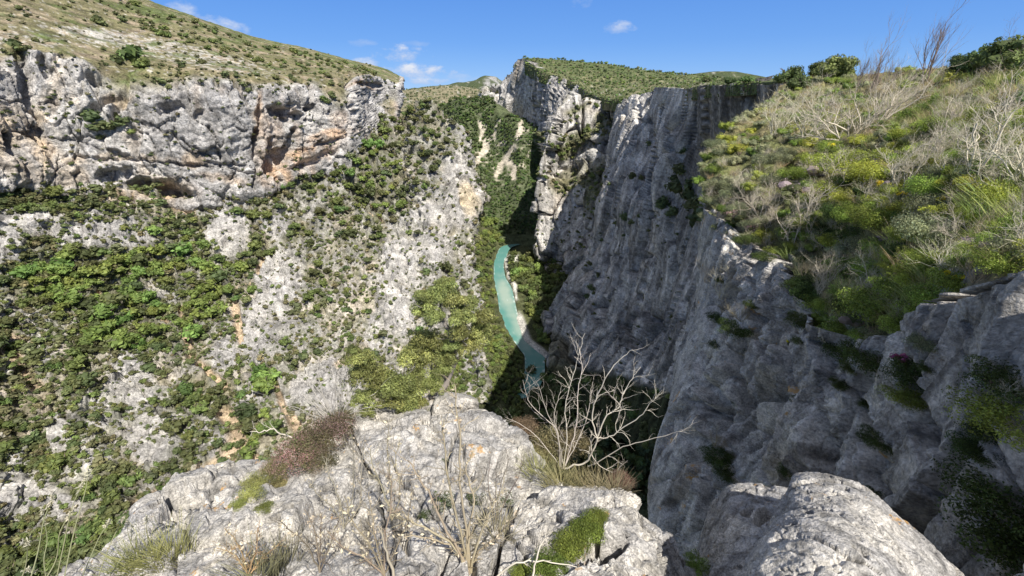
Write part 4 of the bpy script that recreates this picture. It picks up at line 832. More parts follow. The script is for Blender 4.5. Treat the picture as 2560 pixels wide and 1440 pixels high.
def trunk_mesh(seed):
    r = np.random.RandomState(seed); m = MB(); z = np.linspace(-.9, .5, 5); p = np.stack([.1 * r.normal(size=5), .1 * r.normal(size=5), z], -1)
    m.tube(p, np.linspace(.09, .03, 5), (.16, .13, .1), 5)
    for i in range(4):
        a = r.rand() * 6.28; b = p[2 + i % 2]; m.tube(np.stack([b, b + [.25 * math.cos(a), .25 * math.sin(a), .25], b + [.5 * math.cos(a), .5 * math.sin(a), .4]]), [.04, .025, .01], (.16, .13, .1), 4)
    return m.mesh('trunk', M_BARK)
LIGHT, MID, OAK, OLIVE = (.20, .28, .075), (.15, .205, .065), (.108, .135, .055), (.18, .19, .095)
TREEP = {}
for kname, col in (('light', LIGHT), ('mid', MID), ('dark', OAK)):
    TREEP[kname] = [crown(300 + i, nl=11, per=20, leaf=.16, col=col, vary=.5) for i in range(4)]
SHRUBP = {'dark': [crown(320 + i, nl=5, per=15, leaf=.23, col=OAK, spread=.5, lr=(.35, .6), vary=.5) for i in range(4)],
          'mid': [crown(330 + i, nl=5, per=15, leaf=.23, col=MID, spread=.5, lr=(.35, .6), vary=.5) for i in range(3)],
          'olive': [crown(340 + i, nl=5, per=15, leaf=.23, col=OLIVE, spread=.5, lr=(.35, .6), vary=.5) for i in range(3)]}
TINYP = {k: [crown(350 + i + 7 * j, nl=3, per=9, leaf=.34, col=c, spread=.4, lr=(.4, .7), vary=.45) for i in range(3)] for j, (k, c) in enumerate((('dark', OAK), ('mid', MID), ('olive', OLIVE), ('light', LIGHT)))}
TRM = {k: [crown_mesh('crown', *v, M_LEAF) for v in L] for k, L in TREEP.items()}
SHM = {k: [crown_mesh('shrub', *v, M_LEAF) for v in L] for k, L in SHRUBP.items()}
TKM = [trunk_mesh(360 + i) for i in range(3)]
def merge(name, items, protos, label, cat, mat=M_LEAF):
    """items: (P, r, kind, seed, zs) -> one object of stuff"""
    Vs, Ts = [], []
    R = np.random.RandomState(5)
    for (p, rad, k, zs) in items:
        V, T = protos[k][R.randint(len(protos[k]))]; a = R.rand() * 6.283; c, s = math.cos(a), math.sin(a)
        X = np.stack([V[:, 0] * c - V[:, 1] * s, V[:, 0] * s + V[:, 1] * c, V[:, 2] * zs], -1) * rad * (.85 + .3 * R.rand()) + p
        Vs.append(X.astype(np.float32)); Ts.append(T * (.75 + .5 * R.rand()) * [1 + .25 * (R.rand() - .5), 1, 1])
    V = np.concatenate(Vs); T = np.concatenate(Ts)
    o = link(name, crown_mesh(name, V, T, mat)); return tag(o, label, cat, None, 'stuff')
class Pois:
    def __init__(s, cell=12): s.c = cell; s.g = {}
    def ok(s, x, y, r):
        i, j = int(x // s.c), int(y // s.c); w = int(r // s.c) + 2
        for a in range(i - w, i + w + 1):
            for b in range(j - w, j + w + 1):
                for (u, v, q) in s.g.get((a, b), ()):
                    if (u - x) ** 2 + (v - y) ** 2 < (max(r, q) if r > 9 else r) ** 2: return False
        s.g.setdefault((i, j), []).append((x, y, r)); return True
TREES, SHRUBS, TINY = [], [], []               # (world point, radius, kind, z scale, px, py, px radius, place)
def put(lst, s, x, y, rpx, kind, zs, place, sink=.3):
    i = pick(s, x, y)
    if i is None: return False
    p = s.P[i]; dist = float(np.linalg.norm(p)); rad = rpx * dist / F
    lst.append((p + np.array([0, 0, rad * sink]), rad, kind, zs, x, y, rpx, place)); return True
RV = random.Random(7)
def nz(x, y, s, seed): return float(fbm(np.array([[x, y, 0.]]), s, 2, seed)[0])
def scatter_field(N, box, seed): 
    r = np.random.RandomState(seed); return np.stack([box[0] + (box[2] - box[0]) * r.rand(N), box[1] + (box[3] - box[1]) * r.rand(N)], -1)
def emask(xy, L):
    m = np.zeros(len(xy))
    for e in L: m = np.maximum(m, ell(xy[:, 0], xy[:, 1], *e[:5], .3) * (e[5] if len(e) > 5 and e[5] <= 1 else 1))
    return m
PO = Pois()
# woods on the left slope
xy = scatter_field(9000, (-150, 200, 1230, 1480), 21); wm = emask(xy, WOODS); n3 = fbm(np.c_[xy, xy[:, :1] * 0], 60, 3, 301); bm = emask(xy, BALD)
soilm = np.zeros(len(xy))
for p_, w_ in SOILS: soilm = np.maximum(soilm, pline(xy[:, 0], xy[:, 1], p_, w_))
lightm = np.zeros(len(xy))
for e in WOODS: lightm = np.maximum(lightm, ell(xy[:, 0], xy[:, 1], *e[:5], .3) * e[6])
kr = np.random.RandomState(22).rand(len(xy), 4)
for (x, y), w, n_, b, s_, l, k in zip(xy, wm, n3, bm, soilm, lightm, kr):
    if k[0] > w * 1.08 - .40 - .2 * (y > 880) or b > .4 or s_ > .5: continue
    i = pick(S_SLOPE, x, y)
    if i is None: continue
    f = 340. / max(120., np.linalg.norm(S_SLOPE.P[i]))
    rpx = (11 + 11 * k[1] ** 1.5 * (.5 + l)) * min(1.35, f ** .7)
    if not PO.ok(x, y, rpx * .92): continue
    kind = 'light' if l > .55 and k[2] < .75 else ('mid' if k[2] < .45 + .4 * l else 'dark')
    put(TREES, S_SLOPE, x, y + rpx * .3, rpx, kind, .85, 'slope', .35)
# scattered shrubs over the whole slope
xy = scatter_field(36000, (-150, 200, 1230, 1480), 23); n3 = fbm(np.c_[xy, xy[:, :1] * 0], 70, 3, 302); n4 = fbm(np.c_[xy, xy[:, :1] * 0], 22, 2, 303); bm = emask(xy, BALD)
soilm = np.zeros(len(xy))
for p_, w_ in SOILS: soilm = np.maximum(soilm, pline(xy[:, 0], xy[:, 1], p_, w_))
kr = np.random.RandomState(24).rand(len(xy), 4)
for (x, y), a, b4, b, s_, k in zip(xy, n3, n4, bm, soilm, kr):
    dens = .86 + 1.1 * a + .9 * b4 - .2 * sstep(620, 900, x) - .25 * (sstep(860, 960, y))
    if k[0] > dens * (1 - .78 * b) * (1 - .6 * s_): continue
    rpx = 4. + 13 * k[1] ** 2.1
    if b > .5: rpx *= .6
    if not PO.ok(x, y, rpx * .88): continue
    kind = 'dark' if k[2] < .5 else ('olive' if k[2] < .82 else 'mid')
    put(SHRUBS if rpx > 5.5 else TINY, S_SLOPE, x, y, rpx, kind, .8, 'slope', .25)
# plants on the cliff itself and on the plateau above
CL = [(330,148,34,'mid'),(300,155,20,'dark'),(350,165,24,'mid'),(40,120,22,'dark'),(60,125,14,'dark'),(245,300,26,'dark'),(265,325,26,'dark'),(300,310,24,'dark'),(285,290,18,'dark'),(235,325,16,'dark'),(325,330,14,'mid'),(195,330,9,'dark'),(245,345,12,'dark'),
 (400,205,12,'dark'),(420,222,14,'dark'),(355,210,9,'dark'),(560,185,12,'dark'),(590,190,10,'dark'),(605,215,12,'dark'),(625,228,10,'dark'),(640,185,12,'dark'),(690,195,14,'dark'),(700,210,10,'dark'),(725,190,11,'dark'),(735,200,10,'dark'),(820,190,14,'dark'),(825,210,12,'dark'),(825,235,12,'dark'),
 (810,250,16,'mid'),(820,262,14,'dark'),(830,248,12,'dark'),(510,155,12,'dark'),(455,160,12,'dark'),(775,200,9,'dark'),(440,330,6,'dark'),(530,330,7,'dark'),(570,345,7,'dark'),(560,410,6,'dark'),(180,410,7,'dark'),(340,240,7,'dark'),(690,228,6,'dark'),(755,315,8,'dark'),(840,345,7,'dark'),(650,150,9,'dark'),(470,420,5,'dark'),(545,445,7,'dark'),(620,460,8,'dark'),
 (900,205,9,'dark'),(925,195,8,'dark'),(960,200,7,'dark'),(985,215,7,'dark'),(940,235,7,'dark'),(965,240,6,'dark'),(50,22,10,'dark'),(245,55,18,'dark'),(255,62,12,'dark'),(90,100,10,'dark')]
for x, y, r_, k in CL: put(SHRUBS, S_CLIFF, x, y, r_ * .85, k, .8, 'cliff', .2)
xy = scatter_field(2600, (-100, 120, 1000, 500), 25); kr = np.random.RandomState(26).rand(len(xy), 3); n3 = fbm(np.c_[xy, xy[:, :1] * 0], 40, 3, 305)
for (x, y), k, a in zip(xy, kr, n3):
    rim = 172 + 8 * math.sin(x / 90) - (60 if x < 100 else 0)
    if k[0] > .14 + .7 * a + (.7 if abs(y - rim - 15) < 30 and x > 380 else 0): continue
    put(TINY, S_CLIFF, x, y, 2.5 + 4.5 * k[1] ** 2, 'dark' if k[2] < .7 else 'olive', .7, 'cliff', .1)
crest = [(-60,-130),(120,-75),(330,3),(500,60),(640,104),(760,127),(880,158),(1000,200)]
xy = scatter_field(4200, (-100, -130, 1000, 185), 27); kr = np.random.RandomState(28).rand(len(xy), 4); n3 = fbm(np.c_[xy, xy[:, :1] * 0], (70, 25, 1), 3, 306)
for (x, y), k, a in zip(xy, kr, n3):
    cy = np.interp(x, [c[0] for c in crest], [c[1] for c in crest]); h = y - cy
    if h < 0: continue
    band = math.exp(-h / 16.) * (x > 200) + .9 * math.exp(-((h - (52 - .035 * (x - 400))) / 13.) ** 2) * (300 < x < 860) * (a > -.25)
    if k[0] > .12 + 1.3 * band + .35 * a: continue
    if band > .4 and k[1] > .45:
        if PO.ok(x, y, 7): put(SHRUBS, S_CLIFF, x, y, 5.5 + 5 * k[2] ** 2, 'mid' if k[3] < .6 else 'dark', .8, 'plateau', .25)
    else: put(TINY, S_CLIFF, x, y, 2.2 + 3.5 * k[2] ** 2, 'dark' if k[3] < .5 else 'olive', .7, 'plateau', .2)
# river banks, floor
def fill(s, lst, n, box, seed, r0, r1, kinds, place, cond=None, gap=.8, zs=.9, sink=.4):
    xy = scatter_field(n, box, seed); kr = np.random.RandomState(seed + 1).rand(n, 3)
    for (x, y), k in zip(xy, kr):
        if cond and not cond(x, y, k[2]): continue
        r_ = r0 + (r1 - r0) * k[0] ** 1.5
        if not PO.ok(x, y, r_ * gap): continue
        put(lst, s, x, y, r_, kinds[int(k[1] * len(kinds)) % len(kinds)], zs, place, sink)
def rivx(y, side):
    L = RL if side < 0 else RR; L = L[2:13]; return np.interp(y, [p[1] for p in L], [p[0] for p in L])
PO = Pois()
fill(S_BANK, TREES, 2600, (1110, 545, 1320, 1010), 31, 8, 13, ['light', 'mid', 'light', 'mid', 'dark'], 'bank', lambda x, y, k: x < (rivx(y, -1) - 7 if y < 935 else 1400) , .75)
fill(S_FLOOR, TREES, 900, (1262, 636, 1420, 860), 33, 12, 18, ['light', 'mid', 'mid', 'dark'], 'right bank', lambda x, y, k: x > rivx(y, 1) + 14 + (14 if y > 770 else 4) and y > 640 + max(0, (1330 - x)) * .1, .7, 1.0, .5)
fill(S_FLOOR, TREES, 700, (1130, 900, 1680, 1260), 35, 16, 24, ['dark', 'mid'], 'gorge floor', lambda x, y, k: x > 1370 or y > 930 or (x < 1300 and y > 925 and not (1220 < x < 1255 and y < 980)), .75)
fill(S_FLOOR, SHRUBS, 400, (1240, 556, 1345, 600), 37, 5, 8, ['dark'], 'gorge floor', None, .8)
fill(S_HW, SHRUBS, 10, (1400, 600, 1410, 610), 38, 5, 8, ['dark'], 'wall', None, .8)
fill(S_NW, TREES, 900, (1385, 905, 1700, 1300), 39, 15, 24, ['dark', 'mid'], 'gorge floor', lambda x, y, k: y > np.interp(x, [1360, 1400, 1500, 1610, 1700], [915, 925, 935, 972, 1000]), .75)
# back valley wood: one far-off mass
PO = Pois(8)
def backc(x, y, k):
    for p_, w_ in SCREE:
        if pline(np.array([x]), np.array([y]), p_, w_)[0] > .35: return False
    if 1240 < x and y < 290: return False
    if ell(np.array([x]), np.array([y]), 1270, 390, 60, 70)[0] > .5: return k < .55
    return k < .93
BACKW = []
fill(S_BACK, BACKW, 9000, (1050, 240, 1400, 585), 41, 3.2, 6.2, ['mid', 'dark', 'light', 'mid'], 'back', backc, .8)
# right plateau scrub
PLATW = []
PO = Pois(8)
xy = scatter_field(7500, (1305, 140, 1900, 262), 43); kr = np.random.RandomState(44).rand(len(xy), 4); n3 = fbm(np.c_[xy, xy[:, :1] * 0], (30, 10, 1), 3, 307)
for (x, y), k, a in zip(xy, kr, n3):
    i = pick(S_PLAT, x, y)
    if i is None: continue
    if k[0] > .75 + .8 * a - .35 * (x < 1420 and y > 165): continue
    r_ = 2.3 + 3 * k[1] ** 2
    if not PO.ok(x, y, r_ * .8): continue
    put(PLATW, S_PLAT, x, y, r_, ('mid', 'dark', 'light', 'olive')[int(k[2] * 4)], .8, 'plateau', .3)
for s in (S_H1,):
    fill(s, PLATW, 1500, (1000, 212, 1300, 300), 45, 1.6, 3.2, ['dark', 'mid', 'olive'], 'hill', lambda x, y, k: k < .6, .8)
# bushes on the right walls
WB = [(1480,330,12),(1495,318,13),(1510,330,12),(1465,345,13),(1450,358,13),(1435,366,12),(1420,375,12),(1400,385,12),(1392,370,10),(1380,352,10),(1375,365,9),(1412,340,12),(1400,352,10),(1430,395,8),(1500,290,10),(1515,280,9),(1520,310,9),(1525,340,9),
 (1460,430,13),(1475,440,14),(1490,435,11),(1445,445,12),(1430,452,10),(1478,470,9),(1490,490,12),(1480,500,9),(1420,470,9),(1405,480,10),(1390,455,9),(1380,450,8),(1440,480,8),(1455,462,9),(1500,460,8),(1485,535,13),(1470,545,9),(1360,440,9),(1370,430,9),(1345,335,12),(1330,330,10),(1440,580,7),(1450,610,9),(1432,620,6),(1405,350,12),(1390,395,10),
 (1520,262,8),(1490,262,8),(1470,258,8),(1455,272,7),(1440,265,7),(1440,290,9),(1425,300,8)]
WB += [(x + RV.uniform(-24, 24), y + RV.uniform(-14, 14), r_ * RV.uniform(.5, .85)) for x, y, r_ in WB]
WB += [(x + RV.uniform(-16, 16), y + RV.uniform(-9, 9), r_ * RV.uniform(.55, .9)) for x, y, r_ in WB]
for x, y, r_ in WB: put(SHRUBS, S_HW, x, y, r_, RV.choice(['mid', 'dark', 'light', 'olive']) if False else RV.choice(['mid', 'dark', 'olive']), .8, 'ledged wall', .2)
NB = [(1620,360,11),(1700,400,22),(1690,425,22),(1705,380,14),(1680,450,18),(1690,480,34),(1665,490,28),(1715,500,36),(1735,520,30),(1650,520,26),(1745,545,40),(1740,565,30),(1680,535,20),(1720,470,26),(1650,505,18),(1580,440,14),(1600,445,12),(1560,550,20),(1575,560,14),(1595,540,8),(1555,545,14),(1520,540,9),(1535,560,8),(1556,592,7),(1640,565,8),(1470,720,14),(1490,690,12),(1462,740,14),(1484,735,10),(1440,760,8),(1500,600,10),(1470,660,10),(1480,760,9),(1700,430,16),(1710,450,20),(1510,440,8),(1520,460,8)]
for x, y, r_ in NB: put(SHRUBS, S_NW, x, y, r_, 'dark', .95, 'streaked wall', .15)
xy = scatter_field(500, (1370, 420, 1960, 980), 47); kr = np.random.RandomState(48).rand(len(xy), 3)
for (x, y), k in zip(xy, kr):
    if k[0] < .45: put(TINY, S_NW, x, y, 2 + 5 * k[1] ** 2, 'dark', .9, 'wall', .1)
xy = scatter_field(700, (1195, 160, 1560, 680), 49); kr = np.random.RandomState(50).rand(len(xy), 3)
for (x, y), k in zip(xy, kr):
    s = S_HW if x > 1340 and y > 300 else S_FW
    if s is S_FW and x > 1290 and k[0] > .15: continue
    put(TINY, s, x, y, 2 + 4 * k[1] ** 2, 'dark' if k[2] < .5 else 'mid', .8, 'wall', .1)
# ---- split into things and stuff
LANDM = [(400,480,'the cave mouth'),(160,455,'the tan cliff foot'),(640,440,'the orange cleft'),(800,430,'the cliff end'),(560,600,'the pale wedge slab'),(690,570,'the small grey slab'),(150,1095,'the standing boulder'),(165,1270,'the leaning grey block'),
 (990,780,'the tall pale fin'),(850,950,'the overhung slab'),(330,960,'the long grey slab'),(380,1110,'the round grey slab'),(570,1100,'the bare soil scar'),(200,1380,'the tan soil patch'),(470,850,'the narrow scree path'),(700,1000,'the steep dirt gully'),(60,560,'the pale ledges at frame left'),
 (250,590,'the cracked pale band'),(700,730,'the speckled rib'),(600,840,'the dry brown runnel'),(240,740,'the gap in the wood'),(40,900,'the stony left slope'),(450,1250,'the gravelly hollow'),(940,440,'the steep green gully'),(1165,500,'the yellow stained wall'),(1080,300,'the ridge notch'),(900,270,'the high far ledge'),
 (1100,640,'the promontory'),(330,150,'the rim notch'),(260,310,'the hanging garden'),(700,280,'the twin hollows'),(40,300,'the tall black groove'),(760,200,'the cliff rim'),(900,210,'the far cliff holes'),(250,60,'the grassy plateau'),(600,110,'the plateau crest'),(430,60,'the upper crest'),(800,150,'the lower crest'),(440,150,'the stony plateau edge'),
 (1240,660,'the river head'),(1230,720,'the pale shoal'),(1260,860,'the shadow line'),(1200,600,'the promontory foot'),(1180,960,'the dark bend'),(1320,700,'the white bank'),(1380,760,'the wall foot'),(1330,800,'the gravel bar'),(1450,1000,'the wall base'),(1500,1120,'the black gorge floor'),(1600,1020,'the buttress foot'),(1290,580,'the shaded river bend'),
 (1480,330,'the upper right ledge'),(1400,360,'the left wall edge'),(1470,440,'the middle right ledge'),(1480,540,'the sunny spur'),(1440,600,'the lower spur'),(1700,410,'the vertical crack'),(1700,500,'the dark wall niche'),(1565,550,'the wall shelf'),(1475,730,'the lower wall cleft'),(1745,560,'the bank edge'),(1440,270,'the wall top')]
def where(x, y):
    q = sorted(LANDM, key=lambda l: (l[0] - x) ** 2 + 1.3 * (l[1] - y) ** 2)[0]; dx, dy = x - q[0], y - q[1]; r = math.hypot(dx, dy)
    far = 'right at' if r < 18 else ''
    if far: return 'right at ' + q[2]
    a = math.degrees(math.atan2(-dy, dx)) % 360
    w = ['right of', 'up right of', 'above', 'up left of', 'left of', 'down left of', 'below', 'down right of'][int((a + 22.5) // 45) % 8]
    return ('close ' if r < 45 else ('' if r < 85 else 'well ')) + w + ' ' + q[2]
def sizew(r, a, b): return 'large' if r > b else ('medium' if r > a else 'small')
def split(lst, nmax):
    L = sorted(lst, key=lambda t: -t[6]); return L[:nmax], L[nmax:]
big, rest = split(TREES, 290)
for n_, (p, rad, kind, zs, x, y, rpx, place) in enumerate(big):
    e = empty('tree', tuple(p)); sc_ = rad * (1 + .1 * (RV.random() - .5)); e.rotation_euler = (0, 0, RV.random() * 6.28); e.scale = (sc_ * (.9 + .25 * RV.random()), sc_, sc_ * zs * (.9 + .3 * RV.random()))
    lab = sizew(rpx, 19, 24) + ' ' + {'light': 'bright green', 'mid': 'mid green', 'dark': 'dark green'}[kind] + ' tree ' + where(x, y)
    tag(e, lab, 'tree', {'slope': 'trees on the left slope', 'bank': 'trees along the left river bank', 'right bank': 'trees between the river and the right wall', 'gorge floor': 'trees on the shaded gorge floor'}[place])
    link('trunk', TKM[n_ % 3], e); link('crown', TRM[kind][n_ % 4], e)
if rest: merge('distant_trees', [(t[0], t[1], t[2], t[3]) for t in rest], TREEP, 'smaller trees massed on the far slope and river banks', 'trees')
big, rest = split(SHRUBS, 290)
for n_, (p, rad, kind, zs, x, y, rpx, place) in enumerate(big):
    o = link('shrub', SHM[kind][n_ % len(SHM[kind])], loc=tuple(p)); s_ = rad * 1.05; o.rotation_euler = (0, 0, RV.random() * 6.28); o.scale = (s_ * (.85 + .35 * RV.random()), s_, s_ * zs)
    lab = sizew(rpx, 10, 13) + ' ' + {'dark': 'dark green', 'mid': 'mid green', 'olive': 'olive green'}[kind] + ' shrub ' + where(x, y)
    tag(o, lab, 'shrub', 'shrubs on the ' + {'slope': 'left slope', 'cliff': 'left cliff', 'plateau': 'left plateau crest', 'gorge floor': 'river bend', 'ledged wall': 'ledged middle wall', 'streaked wall': 'streaked right wall', 'wall': 'right wall'}[place])
merge('distant_shrubs', [(t[0], t[1], t[2], t[3]) for t in rest], SHRUBP, 'small round shrubs dotted over the far rock', 'shrubs')
merge('scattered_scrub', [(t[0], t[1], t[2], t[3]) for t in TINY], TINYP, 'tiny tufts of scrub speckling cliffs and slopes', 'scrub')
merge('far_wood', [(t[0], t[1], t[2], t[3]) for t in BACKW], TINYP, 'unbroken green wood covering the valley side at the back', 'wood')
merge('plateau_scrub', [(t[0], t[1], t[2], t[3]) for t in PLATW], TINYP, 'low green scrub covering the right plateau and hill', 'scrub')
print('counts', len(TREES), len(SHRUBS), len(TINY), len(BACKW), len(PLATW), time.time() - T0)

# ------------------------------------------------------------------ near plants
M_NLEAF = leaf_mat('small_leaves', var=.15, trans=.42, rough=.5); M_GRASSB = leaf_mat('grass_blades', var=.1, trans=.3)
def grow(r, m, p, d, L, rad, lev, col, wob=.22, up=.1, nch=4, k=4, ang=.75, taper=.55, sh=.58):
    n = 6; pts = [np.array(p, float)]; d = np.array(d, float); d /= np.linalg.norm(d); ds = [d]
    for i in range(n):
        d = d + wob * r.normal(size=3) + [0, 0, up]; d /= np.linalg.norm(d); ds.append(d); pts.append(pts[-1] + d * L / n)
    m.tube(pts, np.linspace(rad, rad * taper * (.4 if lev == 0 else 1), n + 1), np.array(col) * (.85 + .3 * r.rand()), k)
    if lev > 0:
        for i in range(nch):
            j = 1 + int(r.rand() * n); a = r.normal(size=3); a -= a @ ds[j] * ds[j]; a /= np.linalg.norm(a) + 1e-9
            dd = ds[j] + a * ang * (.6 + .6 * r.rand()); grow(r, m, pts[j], dd, L * sh * (.7 + .5 * r.rand()), rad * (1 - j / n * (1 - taper)) * .62, lev - 1, col, wob, up, nch, 3, ang, taper, sh)
def deadshrub(name, seed, stems=6, L=.75, rad=.02, lev=3, col=(.50, .46, .40), lean=(0, 0, 0), spread=.9, up=.08, nch=4, wob=.2):
    r = np.random.RandomState(seed); m = MB()
    for i in range(stems):
        a = 6.28 * (i + r.rand() * .7) / stems; d = np.array([math.cos(a) * spread, math.sin(a) * spread, .8 + .5 * r.rand()]) + lean
        grow(r, m, (.04 * math.cos(a), .04 * math.sin(a), -.05), d, L * (.7 + .5 * r.rand()), rad, lev, col, wob, up, nch)
    return m.mesh(name, M_DRY)
WHITE = (.62, .56, .44)
DS = [deadshrub('dead_shrub', 400 + i, 8, .66, .0115, 3, WHITE, (-.25, 0, 0), .85, .08, 5, .24) for i in range(5)]
DSB = [deadshrub('dry_shrub', 410 + i, 9, .55, .009, 3, (.38, .32, .22), (-.2, 0, 0), .8, .14, 4, .16) for i in range(4)]
UP = [deadshrub('bare_shrub', 420 + i, 4, .8, .013, 3, (.27, .21, .18), (.05, 0, .8), .42, .16, 5, .12) for i in range(3)]
def cushion(seed, col, nl=16, per=46, leaf=.055, zs=.5, spread=.7, lr=(.26, .42), asp=.4, vary=.4): return crown(seed, nl, per, leaf, zs, col, spread, lr, vary)
YG, GR_, PINK = (.44, .49, .09), (.27, .36, .075), (.36, .29, .26)
CU = {'yellow': [crown_mesh('cushion_bush', *cushion(430 + i, YG), M_NLEAF) for i in range(3)], 'green': [crown_mesh('cushion_bush', *cushion(435 + i, GR_), M_NLEAF) for i in range(3)],
      'grey': [crown_mesh('cushion_bush', *cushion(440 + i, (.38, .40, .22)), M_NLEAF) for i in range(2)], 'deep': [crown_mesh('cushion_bush', *cushion(443 + i, (.07, .11, .03)), M_NLEAF) for i in range(2)]}
CF = {k: [crown_mesh('cushion_bush', *crown(600 + i, 34, 230, .026, .5, c, .72, (.18, .34), .8, core=False), M_NLEAF) for i in range(2)] for k, c in (('yellow', YG), ('green', GR_), ('grey', (.30, .33, .19)), ('deep', (.085, .125, .035)))}
def thyme(seed, col=PINK, g=(.13, .15, .06)):
    r = np.random.RandomState(seed); V, T = cushion(seed, g, 12, 30, .05); V2, T2 = cushion(seed, col, 12, 46, .032)
    return crown_mesh('thyme_bush', np.concatenate([V, V2 * 1.03]), np.concatenate([T, T2]), M_NLEAF)
TH = [thyme(450), thyme(451, (.42, .34, .35)), thyme(452, (.34, .24, .20))]
def blades(seed, n, h, w, col, lean=(0, 0, 0), spread=.35, base=.12, curve=.5, segs=3, vary=.4):
    r = np.random.RandomState(seed); a = r.rand(n) * 6.283; q = r.rand(n); b = np.stack([np.cos(a) * base * q, np.sin(a) * base * q, 0 * a - .03], -1)
    d = np.stack([np.cos(a) * spread * r.rand(n), np.sin(a) * spread * r.rand(n), np.ones(n)], -1) + np.array(lean); d /= np.linalg.norm(d, axis=1, keepdims=True)
    H = h * (.5 + .6 * r.rand(n))[:, None]; side = np.cross(d, r.normal(size=(n, 3))); side /= np.linalg.norm(side, axis=1, keepdims=True) + 1e-9
    Vs = []; t = np.linspace(0, 1, segs + 1); out = np.stack([np.cos(a), np.sin(a), -.35 + 0 * a], -1) * curve * (.3 + r.rand(n))[:, None] + np.array(lean) * .5
    P = [b + d * H * x + out * H * x * x * .6 for x in t]; Wd = [w * (1 - x * .85) for x in t]
    for i in range(segs): Vs.append(np.stack([P[i] - side * Wd[i], P[i] + side * Wd[i], P[i + 1] + side * Wd[i + 1], P[i + 1] - side * Wd[i + 1]], 1))
    V = np.concatenate(Vs); c = np.array(col) * (1 + vary * (r.rand(n, 1) - .5)); T = np.repeat(np.tile(c, (segs, 1))[:, None], 4, 1)
    return V.reshape(-1, 3), T.reshape(-1, 3)
GRASSP = {'green': [blades(460 + i, 42, .5, .006, (.34, .42, .13), (-.25, 0, 0), .5, .16) for i in range(3)], 'straw': [blades(465 + i, 42, .5, .005, (.55, .47, .26), (-.35, 0, 0), .5, .16) for i in range(3)], 'olive': [blades(470 + i, 42, .45, .006, (.43, .44, .19), (-.3, 0, 0), .55, .16) for i in range(3)]}
def spot(s, x, y):
    i = pick(s, x, y); i = i if i is not None else (pick(s, x, y, 14) if s is not S_BANKR else None); return (s.P[i], s.N[i], float(np.linalg.norm(s.P[i]))) if i is not None else None
def plant(name, me, s, x, y, rpx, label, cat, group=None, zs=1., sink=.0, rot=None, unit=1., lean=0):
    q = spot(s, x, y)
    if q is None: print('no spot', name, x, y); return None
    p, n, dist = q; rad = rpx * dist / F / unit
    o = link(name, me, loc=(p[0], p[1], p[2] - sink * rad)); o.scale = (rad, rad, rad * zs); o.rotation_euler = (0, lean, RV.random() * 6.28 if rot is None else rot)
    tag(o, label, cat, group); return o
# --- the bank: scattered plants
def bank_xy(n, seed): return scatter_field(n, (1750, 175, 2640, 930), seed), np.random.RandomState(seed + 1).rand(n, 4)
LANDN = [(1980,520,'the white dead shrub at the edge'),(2450,380,'the big bleached bush'),(2185,160,'the tall brown twigs'),(2310,150,'the bare skyline shrub'),(2080,170,'the round skyline tree'),(2450,170,'the skyline thicket'),(2240,645,'the yellow bush'),(2430,590,'the white ledge stones'),
 (1900,330,'the bank lip'),(1800,430,'the rim corner'),(2150,380,'the pale twig tangle'),(2050,330,'the leaning dry stems'),(2480,500,'the tall green grass'),(2150,560,'the dark hollow'),(1870,560,'the rock step'),(2140,790,'the pale thyme'),(2275,810,'the pink flowers'),(2350,480,'the green slope'),(2300,280,'the upper meadow'),(2520,280,'the right upper meadow'),(2200,450,'the bright mounds'),(1960,240,'the rim top'),(2000,440,'the grey green scrub'),(2050,620,'the edge hollow'),(2330,690,'the low rock rib')]
def wheren(x, y):
    q = sorted(LANDN, key=lambda l: (l[0] - x) ** 2 + 1.3 * (l[1] - y) ** 2)[0]; dx, dy = x - q[0], y - q[1]; r = math.hypot(dx, dy)
    if r < 15: return 'right at ' + q[2]
    a = math.degrees(math.atan2(-dy, dx)) % 360
    return ('close ' if r < 40 else ('' if r < 70 else 'well ')) + ['right of', 'up right of', 'above', 'up left of', 'left of', 'down left of', 'below', 'down right of'][int((a + 22.5) // 45) % 8] + ' ' + q[2]
def edge_ok(x, y):   # stay off the bare stone under the lip
    return y < np.interp(x, [1750, 1790, 1960, 2080, 2220, 2340, 2460, 2640], [470, 570, 650, 830, 870, 770, 690, 650])
PN = Pois(20); cush = []; xy, kr = bank_xy(5000, 61); n3 = fbm(np.c_[xy, xy[:, :1] * 0], (110, 60, 1), 3, 311)
for (x, y), k, a in zip(xy, kr, n3):
    if not edge_ok(x, y): continue
    q = spot(S_BANKR, x, y)
    if q is None: continue
    size = (.2 + .3 * k[0]) * (1.25 if q[2] > 14 else 1); rpx = size * F / q[2]
    dens = .8 + .9 * a + .45 * sstep(330, 470, y) - .5 * sstep(300, 220, y)
    if k[1] > dens or not PN.ok(x, y, rpx * 1.05): continue
    bright = ell(np.array([x]), np.array([y]), 2150, 420, 230, 90, 10, .5)[0] + ell(np.array([x]), np.array([y]), 2450, 520, 160, 60, 0, .5)[0]
    kd = 'yellow' if k[2] < .12 + .4 * bright else ('grey' if k[2] > .8 or (x < 1950 and k[2] > .35) else ('deep' if k[3] < .2 and y > 450 else 'green'))
    cush.append((x, y, rpx, kd))
cush.sort(key=lambda t: -t[2])
for i, (x, y, rpx, kd) in enumerate(cush[:290]):
    plant('cushion_bush', CF[kd][i % 2] if rpx > 24 else CU[kd][i % len(CU[kd])], S_BANKR, x, y, rpx * 1.15, sizew(rpx, 16, 28) + {'yellow': ' yellow green', 'green': ' mid green', 'grey': ' grey green', 'deep': ' dark green'}[kd] + ' cushion bush ' + wheren(x, y), 'bush', 'cushion bushes on the grassy bank', 1.05)
